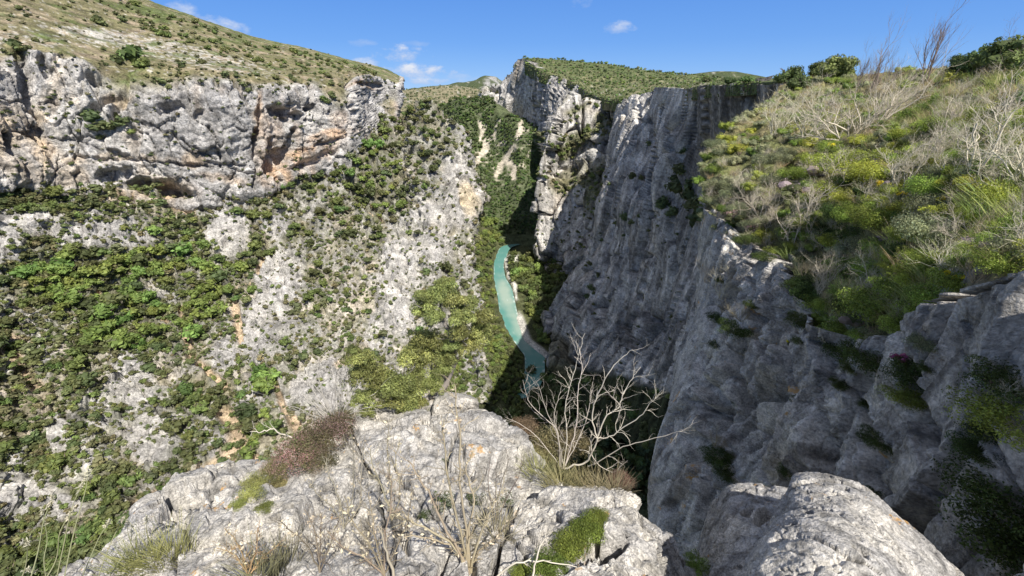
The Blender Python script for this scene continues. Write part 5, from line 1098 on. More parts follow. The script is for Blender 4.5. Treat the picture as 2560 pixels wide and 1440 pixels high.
for i, (x, y, r_, kd, lab) in enumerate([(2120,400,60,'yellow','broad bright yellow green mound in the middle of the bank'),(2175,440,66,'yellow','broadest bright yellow mound below the middle one'),(2085,475,50,'yellow','bright mound left of the broadest one'),(2235,395,46,'yellow','bright mound up right of the broadest one'),(2215,525,50,'green','green mound over the dark hollow of the bank'),(2130,540,44,'green','green mound left of the dark hollow'),(2090,600,46,'yellow','yellow tipped mound below the white dead shrub'),(2390,540,56,'yellow','bright mound left of the tall green grass'),(2330,480,48,'green','green mound under the large bleached bush'),(2470,470,50,'yellow','bright mound behind the tall green grass'),(2020,560,40,'green','green mound right of the white dead shrub'),(2270,590,44,'green','green mound up right of the yellow bush'),(2160,350,34,'yellow','small yellow mound high on the bank'),(2260,340,34,'yellow','yellow flowered mound high right on the bank')]):
    plant('cushion_bush', CF[kd][i % 2], S_BANKR, x, y, r_, lab, 'bush', None, .8)
TUFTS = []; xy, kr = bank_xy(5200, 63); n3 = fbm(np.c_[xy, xy[:, :1] * 0], (90, 50, 1), 3, 313); PG = Pois(12)
for (x, y), k, a in zip(xy, kr, n3):
    if not edge_ok(x, y + 15): continue
    q = spot(S_BANKR, x, y)
    if q is None or not PG.ok(x, y, max(4.5, 60 / q[2])): continue
    u = sstep(430, 260, y)
    if k[0] > .22 + .6 * u + .3 * a: continue
    kd = 'straw' if k[1] < .18 + .45 * u + .3 * a else ('olive' if k[1] < .75 else 'green')
    TUFTS.append((q[0], (.4 + .45 * k[2]) * (1 + .5 * u), kd, .8))
for x, y in [(2440,520),(2470,540),(2500,510),(2530,540),(2480,500),(2420,545),(2550,510),(2520,480),(2450,560),(2500,560)]:
    q = spot(S_BANKR, x, y); TUFTS += [(q[0] + .15 * np.random.RandomState(i).normal(size=3) * [1, 1, 0], 1.0, 'green', .8) for i in range(3)]
TUFTS = TUFTS
merge('grass', TUFTS, GRASSP, 'long wind combed green and straw grass covering the bank', 'grass', M_GRASSB)
for i, (x, y, h, k, lab) in enumerate([
 (1985,610,120,0,'white dead shrub with curling branches at the lip of the bank'),(1900,545,80,1,'smaller bleached shrub left of the curling white one'),(2455,455,170,2,'large bleached bush spreading on the green slope at right'),(2250,480,90,3,'pale forked dead shrub left of the large bleached bush'),
 (2120,350,130,4,'pale leaning dead shrub in the middle of the bank'),(2010,340,90,0,'thin pale dead shrub near the bank lip above the grey scrub'),(1930,330,70,1,'bleached twiggy shrub hanging at the rim'),(2200,300,90,2,'weathered dead shrub among dry grass high on the bank'),
 (2060,700,60,3,'small pale dead shrub in the dark edge hollow'),(2190,730,70,4,'white crooked dead branches lying over the edge hollow'),(2170,705,50,1,'fine dead twigs beside the crooked white branches'),(1850,470,60,2,'grey dead shrub between green scrub near the rim corner'),
 (2380,330,70,3,'brown grey dead shrub on the upper slope'),(2540,330,90,0,'bleached dead shrub at the right frame edge above the slope'),(2330,420,80,1,'low tangled dead shrub between yellow mounds'),(2400,590,60,4,'small dead shrub above the white ledge stones'),(2080,450,60,0,'faded dead twigs amid bright mounds'),
 (2560,470,110,2,'tall bleached dead stems at the right frame edge'),(2290,560,50,3,'low dead shrub in the dark hollow of the bank')]):
    plant('dead_shrub', DS[k], S_BANKR, x, y, h * 1.15, lab, 'shrub', None, 1., 0, RV.random() * 6.28)
DRYL = []; xy, kr = bank_xy(900, 65); PD = Pois(20)
for (x, y), k in zip(xy, kr):
    q = spot(S_BANKR, x, y)
    if q is None or not edge_ok(x, y): continue
    rpx = (.42 + .4 * k[0]) * F / q[2] * .75
    if k[1] > .72 or not PD.ok(x, y, rpx * .95): continue
    DRYL.append((x, y, rpx, k[2]))
DRYL.sort(key=lambda t: -t[2])
for i, (x, y, rpx, k2) in enumerate(DRYL[:230]):
    if k2 < .3: plant('dry_shrub', DSB[i % 4], S_BANKR, x, y, rpx * 1.15, sizew(rpx, 20, 34) + ' brown twiggy shrub ' + wheren(x, y), 'shrub', 'brown twiggy shrubs on the bank')
    elif k2 < .86: plant('dry_shrub', DS[i % 5], S_BANKR, x, y, rpx * 1.1, sizew(rpx, 20, 34) + ' pale twiggy shrub ' + wheren(x, y), 'shrub', 'pale twiggy shrubs on the bank')
    else: plant('thyme_bush', TH[i % 3], S_BANKR, x, y, rpx * .45, sizew(rpx, 20, 34) + ' pinkish grey thyme bush ' + wheren(x, y), 'bush', 'thyme bushes on the bank', .8)
for x, y, h, k, lab in [(2312,200,150,0,'tall bare shrub standing alone against the sky'),(2180,225,140,1,'tall brown twiggy shrub with feathery tips against the sky'),(2218,222,80,2,'short feathery brown shrub right of the taller one'),(2140,225,90,0,'brown bare shrub below the round skyline tree'),(2500,150,70,1,'bare twigs poking above the thicket at far right skyline'),(2350,215,60,2,'brown bare shrub at the foot of the lone tall one'),(2270,215,55,1,'brown bare shrub left of the lone tall one'),(2440,210,60,0,'bare brown twigs in front of the skyline thicket'),(2545,170,60,2,'thin bare twigs at the right edge of the skyline')]:
    plant('bare_shrub', UP[k], S_BANKR, x, y, h * .5, lab, 'shrub', None, 1.15)
# skyline trees on the right
def neartree(x, y, rpx, seed, lab, s=None, zs=.8, col=MID, trunk=True):
    q = spot(s or S_BANKR, x, y) ; 
    if q is None: print('no tree', x, y); return
    p, n_, dist = q; rad = rpx * dist / F; e = empty('tree', (p[0], p[1], p[2] + rad * .2)); e.scale = (rad, rad, rad * 1.0); tag(e, lab, 'tree', None)
    V, T = crown(seed, 26, 90, .06, .75, col, .68, (.22, .38), .6); link('crown', crown_mesh('crown', V, T, M_LEAF), e); link('trunk', TKM[seed % 3], e)
neartree(1972, 200, 32, 501, 'rounded green tree on the rim skyline left of the taller tree')
neartree(2048, 192, 26, 502, 'low green tree touching the tall round skyline tree', col=(.12, .16, .055))
neartree(2085, 190, 40, 503, 'tall round green tree on the right skyline')
neartree(2395, 184, 28, 504, 'dark green tree at the left end of the skyline thicket', col=(.12, .16, .055))
neartree(2450, 178, 36, 505, 'broad dark green tree in the middle of the skyline thicket', col=(.12, .16, .055))
neartree(2500, 170, 46, 506, 'tall dark green tree at the right end of the skyline thicket')
neartree(2560, 170, 38, 507, 'green tree cut by the right frame edge on the skyline')
neartree(1862, 206, 18, 508, 'small conical green tree on the plateau edge by the streaked wall', S_PLAT); neartree(1820, 205, 16, 509, 'small green bush tree left of the conical one on the plateau', S_PLAT, col=(.12, .16, .055)); neartree(1760, 203, 12, 510, 'tiny green tree on the plateau above the sunlit wall top', S_PLAT)
neartree(2545, 285, 40, 511, 'dark green leafy bush at the right frame edge below the skyline', col=(.12, .16, .055))
neartree(1990, 225, 26, 514, 'dark low tree right behind the rim corner top', col=(.12, .16, .055))
# --- plants hanging on the lip and the near wall
HANG = [(2035,660,45,'deep',S_BANKR,'dark green mound spilling over the lip below the dead shrub'),(2010,720,50,'deep',S_NEAR,'dark green bush hanging on the wall under the lip'),(2040,760,48,'green',S_BANKR,'green bush in the notch left of the pale thyme'),(2000,800,40,'deep',S_NEAR,'dark bush drooping down the first rock groove'),
 (2120,880,60,'deep',S_BANKR,'dark green cushion filling the notch below the pale thyme'),(2170,900,60,'deep',S_NEAR,'big dark cushion hanging under the pink flowers'),(2110,830,45,'green',S_BANKR,'green cushion left of the pale thyme'),(2170,740,44,'green',S_BANKR,'green mound behind the pale thyme'),(2230,760,40,'green',S_BANKR,'fresh green mound up left of the pink flowers'),
 (2280,940,55,'deep',S_NEAR,'olive cushion plant on the wall right of the dark cushions'),(2260,990,46,'green',S_NEAR,'lower olive cushion plant on the near wall'),(2310,860,38,'grey',S_NEAR,'grey leaved plant beside the pink flowers'),(2520,960,80,'deep',S_NEAR,'large dark green bush at the right frame edge'),(2540,1060,90,'green',S_NEAR,'sunlit green bush at the right frame edge under the dark one'),
 (2500,1150,80,'deep',S_NEAR,'deep green bush low at the right frame edge'),(2540,1260,100,'deep',S_NEAR,'deep green bush above the bottom right corner'),(2560,1380,110,'deep',S_NEAR,'deep green bush in the bottom right corner'),(2480,1090,50,'deep',S_NEAR,'small dark cushion at the left of the right edge bushes'),(2440,1130,40,'deep',S_NEAR,'dark plant low in the gully of the near wall'),
 (2330,600,40,'green',S_BANKR,'green cushion left of the white ledge stones'),(2380,650,44,'yellow',S_BANKR,'bright cushion below the white ledge stones'),(2300,640,40,'green',S_BANKR,'green cushion right of the yellow bush'),(2420,660,44,'green',S_BANKR,'green cushion on the lip at far right'),(2500,640,44,'yellow',S_BANKR,'yellow green cushion beside the lilac thyme'),(2240,645,36,'yellow',S_BANKR,'pale yellow bush above the low rock rib'),
 (1860,600,34,'deep',S_NEAR,'dark tuft in the rock step below the lip'),(1905,640,30,'deep',S_NEAR,'dark cushion on the wall left of the lip mound'),(1830,820,46,'deep',S_NEAR,'dark cushion under the hanging dry shrub'),(1790,790,30,'deep',S_NEAR,'small dark cushion at the wall edge'),(1790,1140,40,'deep',S_NEAR,'dark tangled plant in the lower wall hollow'),(1810,1180,34,'deep',S_NEAR,'dark plant below the tangled one'),(2190,1100,40,'deep',S_NEAR,'dark plant in the central wall gully'),(2180,1160,36,'deep',S_NEAR,'lower dark plant in the central wall gully'),(1900,960,30,'deep',S_NEAR,'dark tuft in a groove of the near wall'),(1730,1400,34,'green',S_LEDGE,'sunlit green tuft between ledge and boulders'),
 (1770,540,30,'grey',S_BANKR,'grey green bush on the very corner of the rim'),(1780,500,34,'grey',S_BANKR,'grey green bush just above the rim corner'),(1780,420,34,'grey',S_BANKR,'grey green bush up the rim from the corner'),(1800,380,26,'grey',S_BANKR,'small grey green bush on the rim outline'),(1850,520,40,'grey',S_BANKR,'grey green scrub behind the rim corner'),(1830,460,40,'grey',S_BANKR,'pale scrub behind the rim outline'),(1920,400,40,'grey',S_BANKR,'pale grey green bush on the middle rim')]
for j_, (x, y, r_) in enumerate([(1800,700,22),(1786,860,26),(1770,980,22),(1876,760,26),(1862,860,30),(1846,1000,30),(1820,1130,34),(1998,850,26),(1990,1000,24),(1965,1180,28),(2098,960,30),(2094,1120,26),(2168,1010,30),(2184,1240,30),(2310,920,28),(2334,1080,30),(2344,1220,28),(2462,960,28),(2120,920,34)]):
    HANG.append((x, y, r_ * .85, 'deep', S_NEAR, 'dark plant in a wall crack ' + ['high at the outline corner','midway down the outline groove','lowest in the outline groove','above the second groove plants','upper second groove','middle of the second groove','foot of the second groove','top of the third groove','middle of the third groove','foot of the third groove','top of the fourth groove','lower fourth groove','top of the central gully','foot of the central gully','under the magenta flowers','right of the central gully','low beneath the magenta flowers','left of the right edge bushes','just under the lip mounds'][j_]))
for i, (x, y, r_, kd, s, lab) in enumerate(HANG): plant('cushion_bush', CF[kd][i % 2], s, x, y, r_, lab, 'bush', None, .8)
for x, y, r_, k, s, lab in [(2140,800,46,0,S_BANKR,'pale pinkish thyme in the middle of the lip'),(2190,830,34,2,S_BANKR,'brownish thyme beside the pale one'),(2440,610,44,1,S_BANKR,'lilac flowering thyme on the white ledge stones'),(2490,630,40,1,S_BANKR,'lilac thyme at the right end of the ledge stones'),(2060,430,50,0,S_BANKR,'pink grey thyme patch among bright mounds'),(1990,480,50,1,S_BANKR,'lilac grey thyme patch behind the white dead shrub'),(2180,400,34,1,S_BANKR,'pale lilac thyme mound on the upper slope'),(1850,545,44,2,S_BANKR,'brown grey thyme at the rim corner'),(1820,520,34,0,S_BANKR,'pinkish thyme overhanging the rim corner'),(1900,580,40,2,S_BANKR,'faded thyme under the curling dead shrub')]:
    plant('thyme_bush', TH[k], s, x, y, r_, lab, 'bush', None, .75)
for x, y, r_, k, s, lab, nm in [(1800,740,85,0,S_NEAR,'pale twiggy shrub leaning out from the near wall','dry_shrub'),(1760,700,60,1,S_NEAR,'small pale twiggy shrub at the outline of the near wall','dry_shrub'),(1850,800,60,2,S_NEAR,'brown twiggy shrub under the leaning pale one','dry_shrub'),(1790,1110,60,3,S_NEAR,'brown tangle of twigs in the lower wall hollow','dry_shrub')]:
    plant(nm, (DS if k < 2 else DSB)[k], s, x, y, r_, lab, 'shrub')
for x, y, r_, lab in [(2540,1010,60,'curled bleached twigs at the right frame edge'),(2550,1080,50,'lower bleached twigs at the right frame edge')]: plant('dead_shrub', DS[2], S_NEAR, x, y, r_, lab, 'shrub')
# leafy tips on the leaning shrub
FLC = {'yellow_flower': (.85, .72, .06), 'pink_flower': (.50, .16, .30)}
def flower(nm, s, x, y, rpx, lab, h=2.2, heads=5, grp=None):
    q = spot(s, x, y)
    if q is None: return
    p, n_, dist = q; rad = rpx * dist / F; r = np.random.RandomState(int(x + y)); e = empty(nm, tuple(p)); tag(e, lab, 'flower', grp); m = MB(); hv, ht = [], []
    for i in range(heads):
        t = np.array([r.normal() * .8, r.normal() * .8, h * (.8 + .4 * r.rand())]) * rad; m.tube(np.stack([t * 0, t * .5 + [0, 0, .1 * rad], t]), .006 * max(1, dist / 6), (.12, .17, .05), 3)
        d = r.normal(size=(26, 3)); d /= np.linalg.norm(d, axis=1, keepdims=True); V = leaves(t + d * rad * .42, d, rad * .3, r); link('petals', crown_mesh('petals', V.reshape(-1, 3), np.repeat(np.array(FLC[nm])[None] * (.8 + .4 * r.rand()), 104, 0), M_NLEAF), e)
    link('stem', m.mesh('stem', M_NLEAF), e)
for x, y, r_, lab in [(2375,720,9,'bright yellow flower heads above the low rock rib'),(1978,712,6,'pale yellow flowers at the outline of the lip'),(2045,668,6,'pale yellow flowers in the edge hollow'),(2190,480,7,'yellow flowers among bright mounds in mid bank'),(2240,500,6,'small yellow flowers right of mid bank'),(2300,540,7,'yellow flowers near the dark hollow'),(2140,560,6,'yellow flowers over the dark hollow'),(2350,520,7,'yellow flowers left of the tall green grass'),(1868,610,5,'pale yellow flowers near the rock step'),(2410,640,7,'yellow flowers under the ledge stones'),(2070,380,6,'yellow flowers high on the bright mounds'),(2270,610,6,'yellow flowers above the yellow bush'),(1968,860,5,'lone orange yellow flower on the near wall')]:
    flower('yellow_flower', S_NEAR if 'near wall' in lab else S_BANKR, x, y, r_ , lab, 2.4, 5)
for x, y, r_, s, lab in [(2275,815,12,S_BANKR,'upper pink flower cluster on the lip'),(2245,870,14,S_BANKR,'middle pink flower cluster on the lip'),(2235,910,16,S_NEAR,'lower magenta flower cluster hanging on the wall'),(2300,790,10,S_BANKR,'small pink flowers right of the clusters'),(2470,900,8,S_NEAR,'small dark pink flowers on the right wall'),(2470,960,8,S_NEAR,'purple flowers low on the right wall')]:
    flower('pink_flower', s, x, y, r_ * .55, lab, 1.8, 9)
# ---- foreground: traced plants
def trace(pts, d0, dz=None):
    """pixel path at a given plan distance (may change along it) -> points in the scene"""
    n = len(pts); D = np.linspace(d0, d0 if dz is None else dz, n); return np.array([world(float(p[0]), float(p[1]), D[i]) for i, p in enumerate(pts)])
def smooth(P, k=4):
    c = [k] * (len(P) - 1); return pchip(np.asarray(P, float), c)
def stem(m, r, P, rad, col, twigs=6, tl=.1, lev=1, ang=.9, tip=.3):
    Q = smooth(P); Q = Q + r.normal(size=Q.shape) * rad * .5; m.tube(Q, np.linspace(rad, rad * tip, len(Q)), col, 5)
    for i in range(twigs):
        j = int(len(Q) * (.2 + .8 * r.rand())) - 1; j = max(1, min(j, len(Q) - 2)); t = Q[j + 1] - Q[j - 1]; t /= np.linalg.norm(t) + 1e-9; a = r.normal(size=3); a[1] *= .6; a -= a @ t * t; a /= np.linalg.norm(a) + 1e-9
        grow(r, m, Q[j], t + a * ang, tl * (.5 + r.rand()), rad * (1 - .6 * j / len(Q)) * .5, lev, col, .2, .06, 3, 3)
e = empty('dead_shrub', tuple(world(1420., 1170., 2.55))); tag(e, 'bleached dead shrub with long forked branches standing on the ledge before the dark gorge', 'shrub'); bpy.context.view_layer.update()
OFF = np.array(e.location)
BR = [([(1408,1171),(1458,1158),(1479,1137),(1492,1096),(1479,1042),(1490,1000),(1521,933),(1550,900),(1583,871)],.016,12),([(1492,1096),(1517,1037),(1546,1021),(1556,990),(1562,975),(1580,945),(1602,918)],.011,10),([(1492,1096),(1525,1092),(1558,1067),(1600,1042),(1625,1010),(1650,985)],.010,9),
 ([(1470,1165),(1490,1158),(1558,1117),(1621,1100),(1683,1083),(1710,1073)],.009,8),([(1410,1171),(1425,1121),(1442,1058),(1446,975),(1454,925),(1450,875)],.011,14),([(1408,1171),(1417,1092),(1412,1017),(1429,954),(1445,890),(1462,833)],.010,14),([(1405,1171),(1392,1079),(1371,1038),(1350,975),(1342,954)],.007,9),([(1405,1171),(1367,1121),(1333,1083),(1300,1060),(1262,1042)],.006,7),
 ([(1400,1165),(1392,1079),(1358,1042),(1320,1000),(1308,950)],.008,9),([(1540,1060),(1552,1020),(1534,990),(1540,965)],.006,5),([(1408,1171),(1440,1110),(1462,1060),(1475,1010),(1480,975)],.009,9),([(1408,1160),(1398,1100),(1385,1040),(1398,990),(1404,965)],.007,8),([(1479,1137),(1500,1165),(1530,1180),(1570,1150)],.006,4)]
for i, (pts, rad, tw) in enumerate(BR):
    r = np.random.RandomState(520 + i); m = MB(); P = trace(pts, 2.55, 2.55 + .35 * (r.rand() - .5)); stem(m, r, P - OFF, rad * .52, (.66, .60, .51), int(tw * 1.3), .12, 1, .8)
    link('branch', m.mesh('branch', M_DRY), e)
# juniper
e = empty('juniper_tree', tuple(world(1082., 1040., 3.45))); tag(e, 'gnarled yellow green juniper leaning over the drop from the ledge tip', 'tree'); OFF = np.array(e.location)
r = np.random.RandomState(540); m = MB(); BKC = (.26, .235, .21)
def tb(m, pts, d0, d1, r0, r1, col=BKC, k=7):
    Q = smooth(trace(pts, d0, d1)) - OFF; Q = Q + r.normal(size=Q.shape) * r0 * .18; m.tube(Q, np.linspace(r0, r1, len(Q)), col, k)
tb(m, [(1076,1052),(1086,1020),(1098,985),(1118,950),(1134,905),(1135,880)], 3.45, 3.7, .038, .026); link('trunk', m.mesh('trunk', M_BARK), e)
for pts, d0, d1, r0 in [([(1135,885),(1128,840),(1108,800),(1100,760),(1105,725)],3.7,3.75,.034),([(1135,880),(1150,850),(1140,815),(1150,780)],3.7,3.6,.026),([(1135,870),(1170,850),(1195,830),(1200,800)],3.7,3.8,.02),([(1100,985),(1060,1000),(1000,1000),(960,975),(920,950),(900,920)],3.5,3.4,.026),([(1118,950),(1090,920),(1060,890),(1040,870)],3.6,3.8,.02),([(1000,1000),(990,970),(1010,940)],3.4,3.5,.014),([(1112,800),(1085,790),(1065,770)],3.7,3.6,.014),([(1130,905),(1150,890),(1158,870),(1180,870)],3.7,3.6,.014)]:
    m = MB(); tb(m, pts, d0, d1, r0, .006, BKC, 6)
    for q in range(6):
        P0 = trace(pts, d0, d1)[1 + q % (len(pts) - 1)] - OFF; grow(r, m, P0, r.normal(size=3) + [0, 0, .4], .14, .006, 1, BKC, .2, .1, 3, 3)
    link('branch', m.mesh('branch', M_BARK), e)
JC = [(1108,735,34,3.75),(1080,750,30,3.7),(1140,750,32,3.7),(1170,770,30,3.7),(1188,800,32,3.75),(1195,840,32,3.75),(1180,868,30,3.65),(1062,775,28,3.65),(1055,745,20,3.65),(1085,790,26,3.6),(1150,800,30,3.6),(1105,712,18,3.75),(1075,850,34,3.8),(1045,860,30,3.8),(1035,895,36,3.75),(1060,905,34,3.7),(1090,880,30,3.75),(1150,835,26,3.6),
 (895,900,30,3.35),(918,915,28,3.4),(905,935,28,3.35),(940,950,32,3.4),(965,965,32,3.4),(995,975,34,3.4),(1030,975,30,3.45),(1010,1005,30,3.4),(975,1005,28,3.35),(1045,1000,22,3.45),(935,985,22,3.35),(905,1005,24,3.3),(920,1030,18,3.3),(1040,945,24,3.6),(880,880,14,3.35),(1005,1030,18,3.4),(1125,700,8,3.75),(1205,820,18,3.75),(1120,905,22,3.58),(1102,932,24,3.52),(1078,958,24,3.46),(1132,872,20,3.6),(1092,975,16,3.42)]
for i, (x, y, rp, d) in enumerate(JC):
    c = world(float(x), float(y), d) - OFF; R = rp * np.linalg.norm(c + OFF) / F
    V, T = crown(545 + i, 12, 330, .055, .8, (.31, .345, .125), .75, (.28, .48), .8, core=False); ma = np.repeat(r.rand(len(V) // 4) < .92, 4)
    link('foliage', crown_mesh('foliage', (V * R * 1.28)[ma] + c, T[ma], M_NLEAF), e)
# thyme and heather along the left edge of the ledge, cushion at the right
def on(s, x, y, up=0.): q = spot(s, x, y); return q[0] + np.array([0, 0, up])
def fgbush(name, x, y, rpx, seed, col, lab, cat='bush', zs=.9, leaf=.028, nl=30, per=150, pinks=None, s=None, d=None, z=None):
    p = world(float(x), float(y), d) if d else on(s or S_LEDGE, x, y); rad = rpx * np.linalg.norm(p) / F
    V, T = crown(seed, nl, int(per * 1.4), leaf, .6, col, .7, (.2, .38), .7, core=False)
    if pinks is not None: V2, T2 = crown(seed, nl, per, leaf * .7, .6, pinks, .7, (.25, .42), .5, core=False); V = np.concatenate([V, V2 * 1.04]); T = np.concatenate([T, T2])
    o = link(name, crown_mesh(name, V, T, M_NLEAF), loc=tuple(p)); o.scale = (rad, rad, rad * zs); o.rotation_euler = (0, 0, seed); return tag(o, lab, cat)
fgbush('thyme_bush', 815, 1095, 66, 551, (.20, .18, .10), 'large pinkish brown thyme bush on the left edge of the ledge', pinks=(.40, .28, .26), d=3.05)
fgbush('thyme_bush', 850, 1060, 42, 552, (.18, .17, .10), 'smaller pinkish thyme bush between the large one and the juniper', pinks=(.36, .25, .22), d=3.2)
fgbush('thyme_bush', 745, 1140, 56, 553, (.18, .18, .09), 'rosy thyme bush below left of the large one', pinks=(.46, .28, .27), d=2.95)
fgbush('thyme_bush', 800, 1150, 46, 554, (.15, .15, .07), 'dull green brown thyme under the large thyme bush', pinks=(.30, .24, .18), d=2.85)
fgbush('thyme_bush', 690, 1175, 34, 555, (.24, .24, .10), 'small rosy thyme at the left end of the row', pinks=(.44, .30, .27), d=2.9)
for x, y, r_, c, lab in [(640,1200,34,(.36,.35,.14),'yellowish stonecrop mat left of the thyme row'),(620,1235,34,(.34,.35,.12),'yellow green mat in the crack below the thyme row'),(700,1205,30,(.36,.33,.16),'straw coloured mat under the small rosy thyme'),(590,1262,20,(.30,.33,.10),'small yellow green mat low in the diagonal crack'),(655,1265,22,(.22,.27,.08),'green mat on the bare rock under the crack')]:
    fgbush('mat_plant', x, y, r_, int(x), c, lab, 'plant', .5, .03, 34, 130)
for x, y, r_, lab in [(1465,1325,48,'upper lobe of bright green cushion plant on the right of the ledge'),(1420,1370,50,'middle of the bright green cushion plants on the ledge'),(1370,1420,52,'lowest bright green cushion plant at the frame bottom'),(1490,1300,34,'small bright green cushion at the top of its row'),(1300,1440,34,'green cushion sprig at the frame bottom near the dry plant')]:
    fgbush('cushion_plant', x, y, r_, int(x) + 7, (.20, .26, .055), lab, 'plant', .75, .03, 60, 150)
for x, y, r_, lab in [(1105,1250,34,'dark green tuft in the hollow behind the dry plant'),(1110,1150,12,'tiny green tuft on the bare ledge'),(1190,1245,26,'small green tuft right of the dry stems'),(1255,1250,26,'brownish green tuft in the ledge crack'),(1060,1290,22,'dark sprig beside the dry plant base')]:
    fgbush('herb_tuft', x, y, r_, int(x) + 9, (.10, .14, .05), lab, 'plant', .8, .045, 16, 60)
fgbush('heath_bush', 1370, 1120, 62, 561, (.30, .26, .14), 'brown twiggy heath bush at the foot of the bleached dead shrub', pinks=(.40, .33, .2), d=2.75)
fgbush('heath_bush', 1310, 1070, 40, 562, (.30, .22, .15), 'reddish brown heath bush left of the dead shrub', pinks=(.38, .24, .17), d=2.9)
fgbush('heath_bush', 1430, 1110, 46, 563, (.28, .25, .13), 'straw brown heath bush behind the dead shrub base', pinks=(.42, .36, .22), d=2.8)
fgbush('heath_bush', 1550, 1205, 34, 564, (.26, .17, .13), 'dark reddish heath bush at the ledge rim right of the dead shrub', pinks=(.32, .18, .15), d=2.35)
def tuft_thing(x, y, seed, n, h, col, lab, s=None, d=None, w=.0022, lean=(-.1, 0, 0), base=.1, spread=.7):
    p = world(float(x), float(y), d) if d else on(s or S_LEDGE, x, y); V, T = blades(seed, n, h, w, col, lean, spread, base, .5, 4)
    o = link('grass_tuft', crown_mesh('grass_tuft', V, T, M_GRASSB), loc=tuple(p)); return tag(o, lab, 'grass')
for i, (x, y, h, col, lab) in enumerate([(1300,1150,.2,(.30,.30,.13),'green brown grass left of the dead shrub'),(1345,1175,.17,(.32,.32,.14),'grass tuft below the heath bush'),(1400,1205,.13,(.42,.38,.2),'straw grass under the dead shrub base'),(1450,1200,.12,(.44,.39,.2),'straw grass right under the dead branch fork'),(1500,1200,.12,(.40,.35,.2),'straw grass near the ledge rim'),(1270,1110,.16,(.30,.29,.15),'thin grass on the rim left of the heath bush'),
  (1530,1190,.16,(.33,.28,.18),'brown grass beside the dark heath bush'),(1420,1170,.16,(.34,.32,.16),'dense grass in the heath at the shrub base'),(380,1400,.22,(.33,.34,.13),'green grass tuft low on the left rock'),(430,1385,.2,(.36,.35,.15),'pale grass tuft right of the green one'),(330,1420,.2,(.30,.31,.12),'small grass tuft at the lower left rock edge'),(1235,1330,.2,(.40,.36,.24),'wiry dry tuft right of the dry plant'),(700,1420,.2,(.25,.24,.14),'brown green tuft at the frame bottom'),(640,1440,.2,(.22,.21,.12),'dark wiry tuft at the frame bottom left of centre')]):
    tuft_thing(x, y, 570 + i, 170, h, col, lab, d={0: 2.85, 5: 3.0}.get(i))
# dry plants rising from the lower middle
def dryplant(name, base, paths, lab, col, rad=.006, seed=0, tw=16, tl=.07, heads=True):
    d0 = float(np.hypot(*on(S_LEDGE, base[0], min(base[1], 1500))[:2])); e = empty(name, tuple(world(float(base[0]), float(base[1]), d0))); tag(e, lab, 'plant'); OFF = np.array(e.location); r = np.random.RandomState(seed)
    for pts in paths:
        m = MB(); P = trace([base] + pts, d0, d0 + .05 * r.normal()) - OFF; stem(m, r, P, rad, np.array(col) * (.85 + .3 * r.rand()), tw, tl, 1, .8, .35)
        o = link('stem', m.mesh('stem', M_DRY), e)
        if heads:
            Q = smooth(P, 5); n = 34; C = Q[r.randint(len(Q) // 3, len(Q), n)] + r.normal(size=(n, 3)) * .012; d = r.normal(size=(n, 3)); V = leaves(C, d, .008, r, .5); T = np.repeat((np.array([.50, .43, .30]) * (.7 + .6 * r.rand(n, 1)))[:, None], 4, 1)
            link('dry_leaves', crown_mesh('dry_leaves', V.reshape(-1, 3), T.reshape(-1, 3), M_DRY), o)
STR = (.43, .36, .25)
dryplant('dry_plant', (1175,1430), [[(1165,1330),(1150,1200),(1150,1100),(1140,1010),(1140,965)],[(1120,1330),(1070,1230),(1040,1180),(1020,1150)],[(1150,1330),(1120,1200),(1110,1110),(1108,1050)],[(1170,1340),(1185,1250),(1165,1180),(1180,1130)],[(1200,1340),(1230,1270),(1260,1220)],[(1140,1370),(1060,1320),(1000,1290),(960,1250)],[(1190,1390),(1240,1340),(1290,1290)],[(1160,1380),(1090,1350),(1010,1340)]], 'tall straw coloured dry plant with knobbly stems at the bottom middle', STR, .0065, 581, 16, .07)
dryplant('dry_plant', (960,1440), [[(940,1350),(930,1290),(920,1230)],[(965,1330),(980,1240),(975,1180)],[(930,1370),(880,1300),(860,1240)],[(990,1370),(1020,1300),(1030,1230)],[(920,1400),(860,1370),(820,1330)]], 'brushy straw dry plant left of the tall one', (.38, .31, .22), .0042, 582, 20, .07)
dryplant('dry_plant', (860,1320), [[(850,1250),(820,1180),(815,1150)],[(880,1250),(885,1150),(880,1080)],[(900,1260),(905,1160),(912,1090)],[(840,1280),(790,1230),(770,1200)]], 'thin grey dry stalks in the left middle of the ledge', (.36, .33, .26), .0045, 583, 16, .07)
dryplant('dry_plant', (980,1300), [[(975,1210),(970,1120),(972,1060)],[(1000,1230),(990,1150),(1000,1100)],[(960,1230),(930,1160),(925,1120)]], 'slim dry stalks just left of the tall dry plant', (.42, .37, .26), .0045, 584, 14, .06)
dryplant('dry_plant', (800,1430), [[(790,1340),(760,1270)],[(830,1350),(850,1290)],[(770,1370),(720,1320),(700,1300)],[(800,1350),(805,1280)]], 'dark brown dry plant at the frame bottom left of centre', (.24, .20, .15), .004, 585, 16, .07)
dryplant('dry_plant', (1240,1300), [[(1220,1210),(1225,1150)],[(1250,1220),(1270,1150),(1265,1120)],[(1275,1230),(1300,1180),(1305,1140)],[(1240,1220),(1240,1170)]], 'dark wiry dry stalks in the crack right of the tall dry plant', (.2, .16, .13), .0028, 586, 8, .04, False)
dryplant('dry_plant', (620,1440), [[(600,1370),(560,1320)],[(640,1370),(650,1300)],[(590,1390),(540,1370)],[(660,1390),(700,1360)]], 'orange tipped dry herb at the frame bottom', (.35, .24, .13), .0035, 587, 14, .06)
dryplant('dead_twig', (1240,1445), [[(1290,1408),(1360,1405),(1442,1416)]], 'arched pale dead twig crossing the cushion plants at the frame bottom', (.62, .56, .46), .005, 588, 4, .05, False)
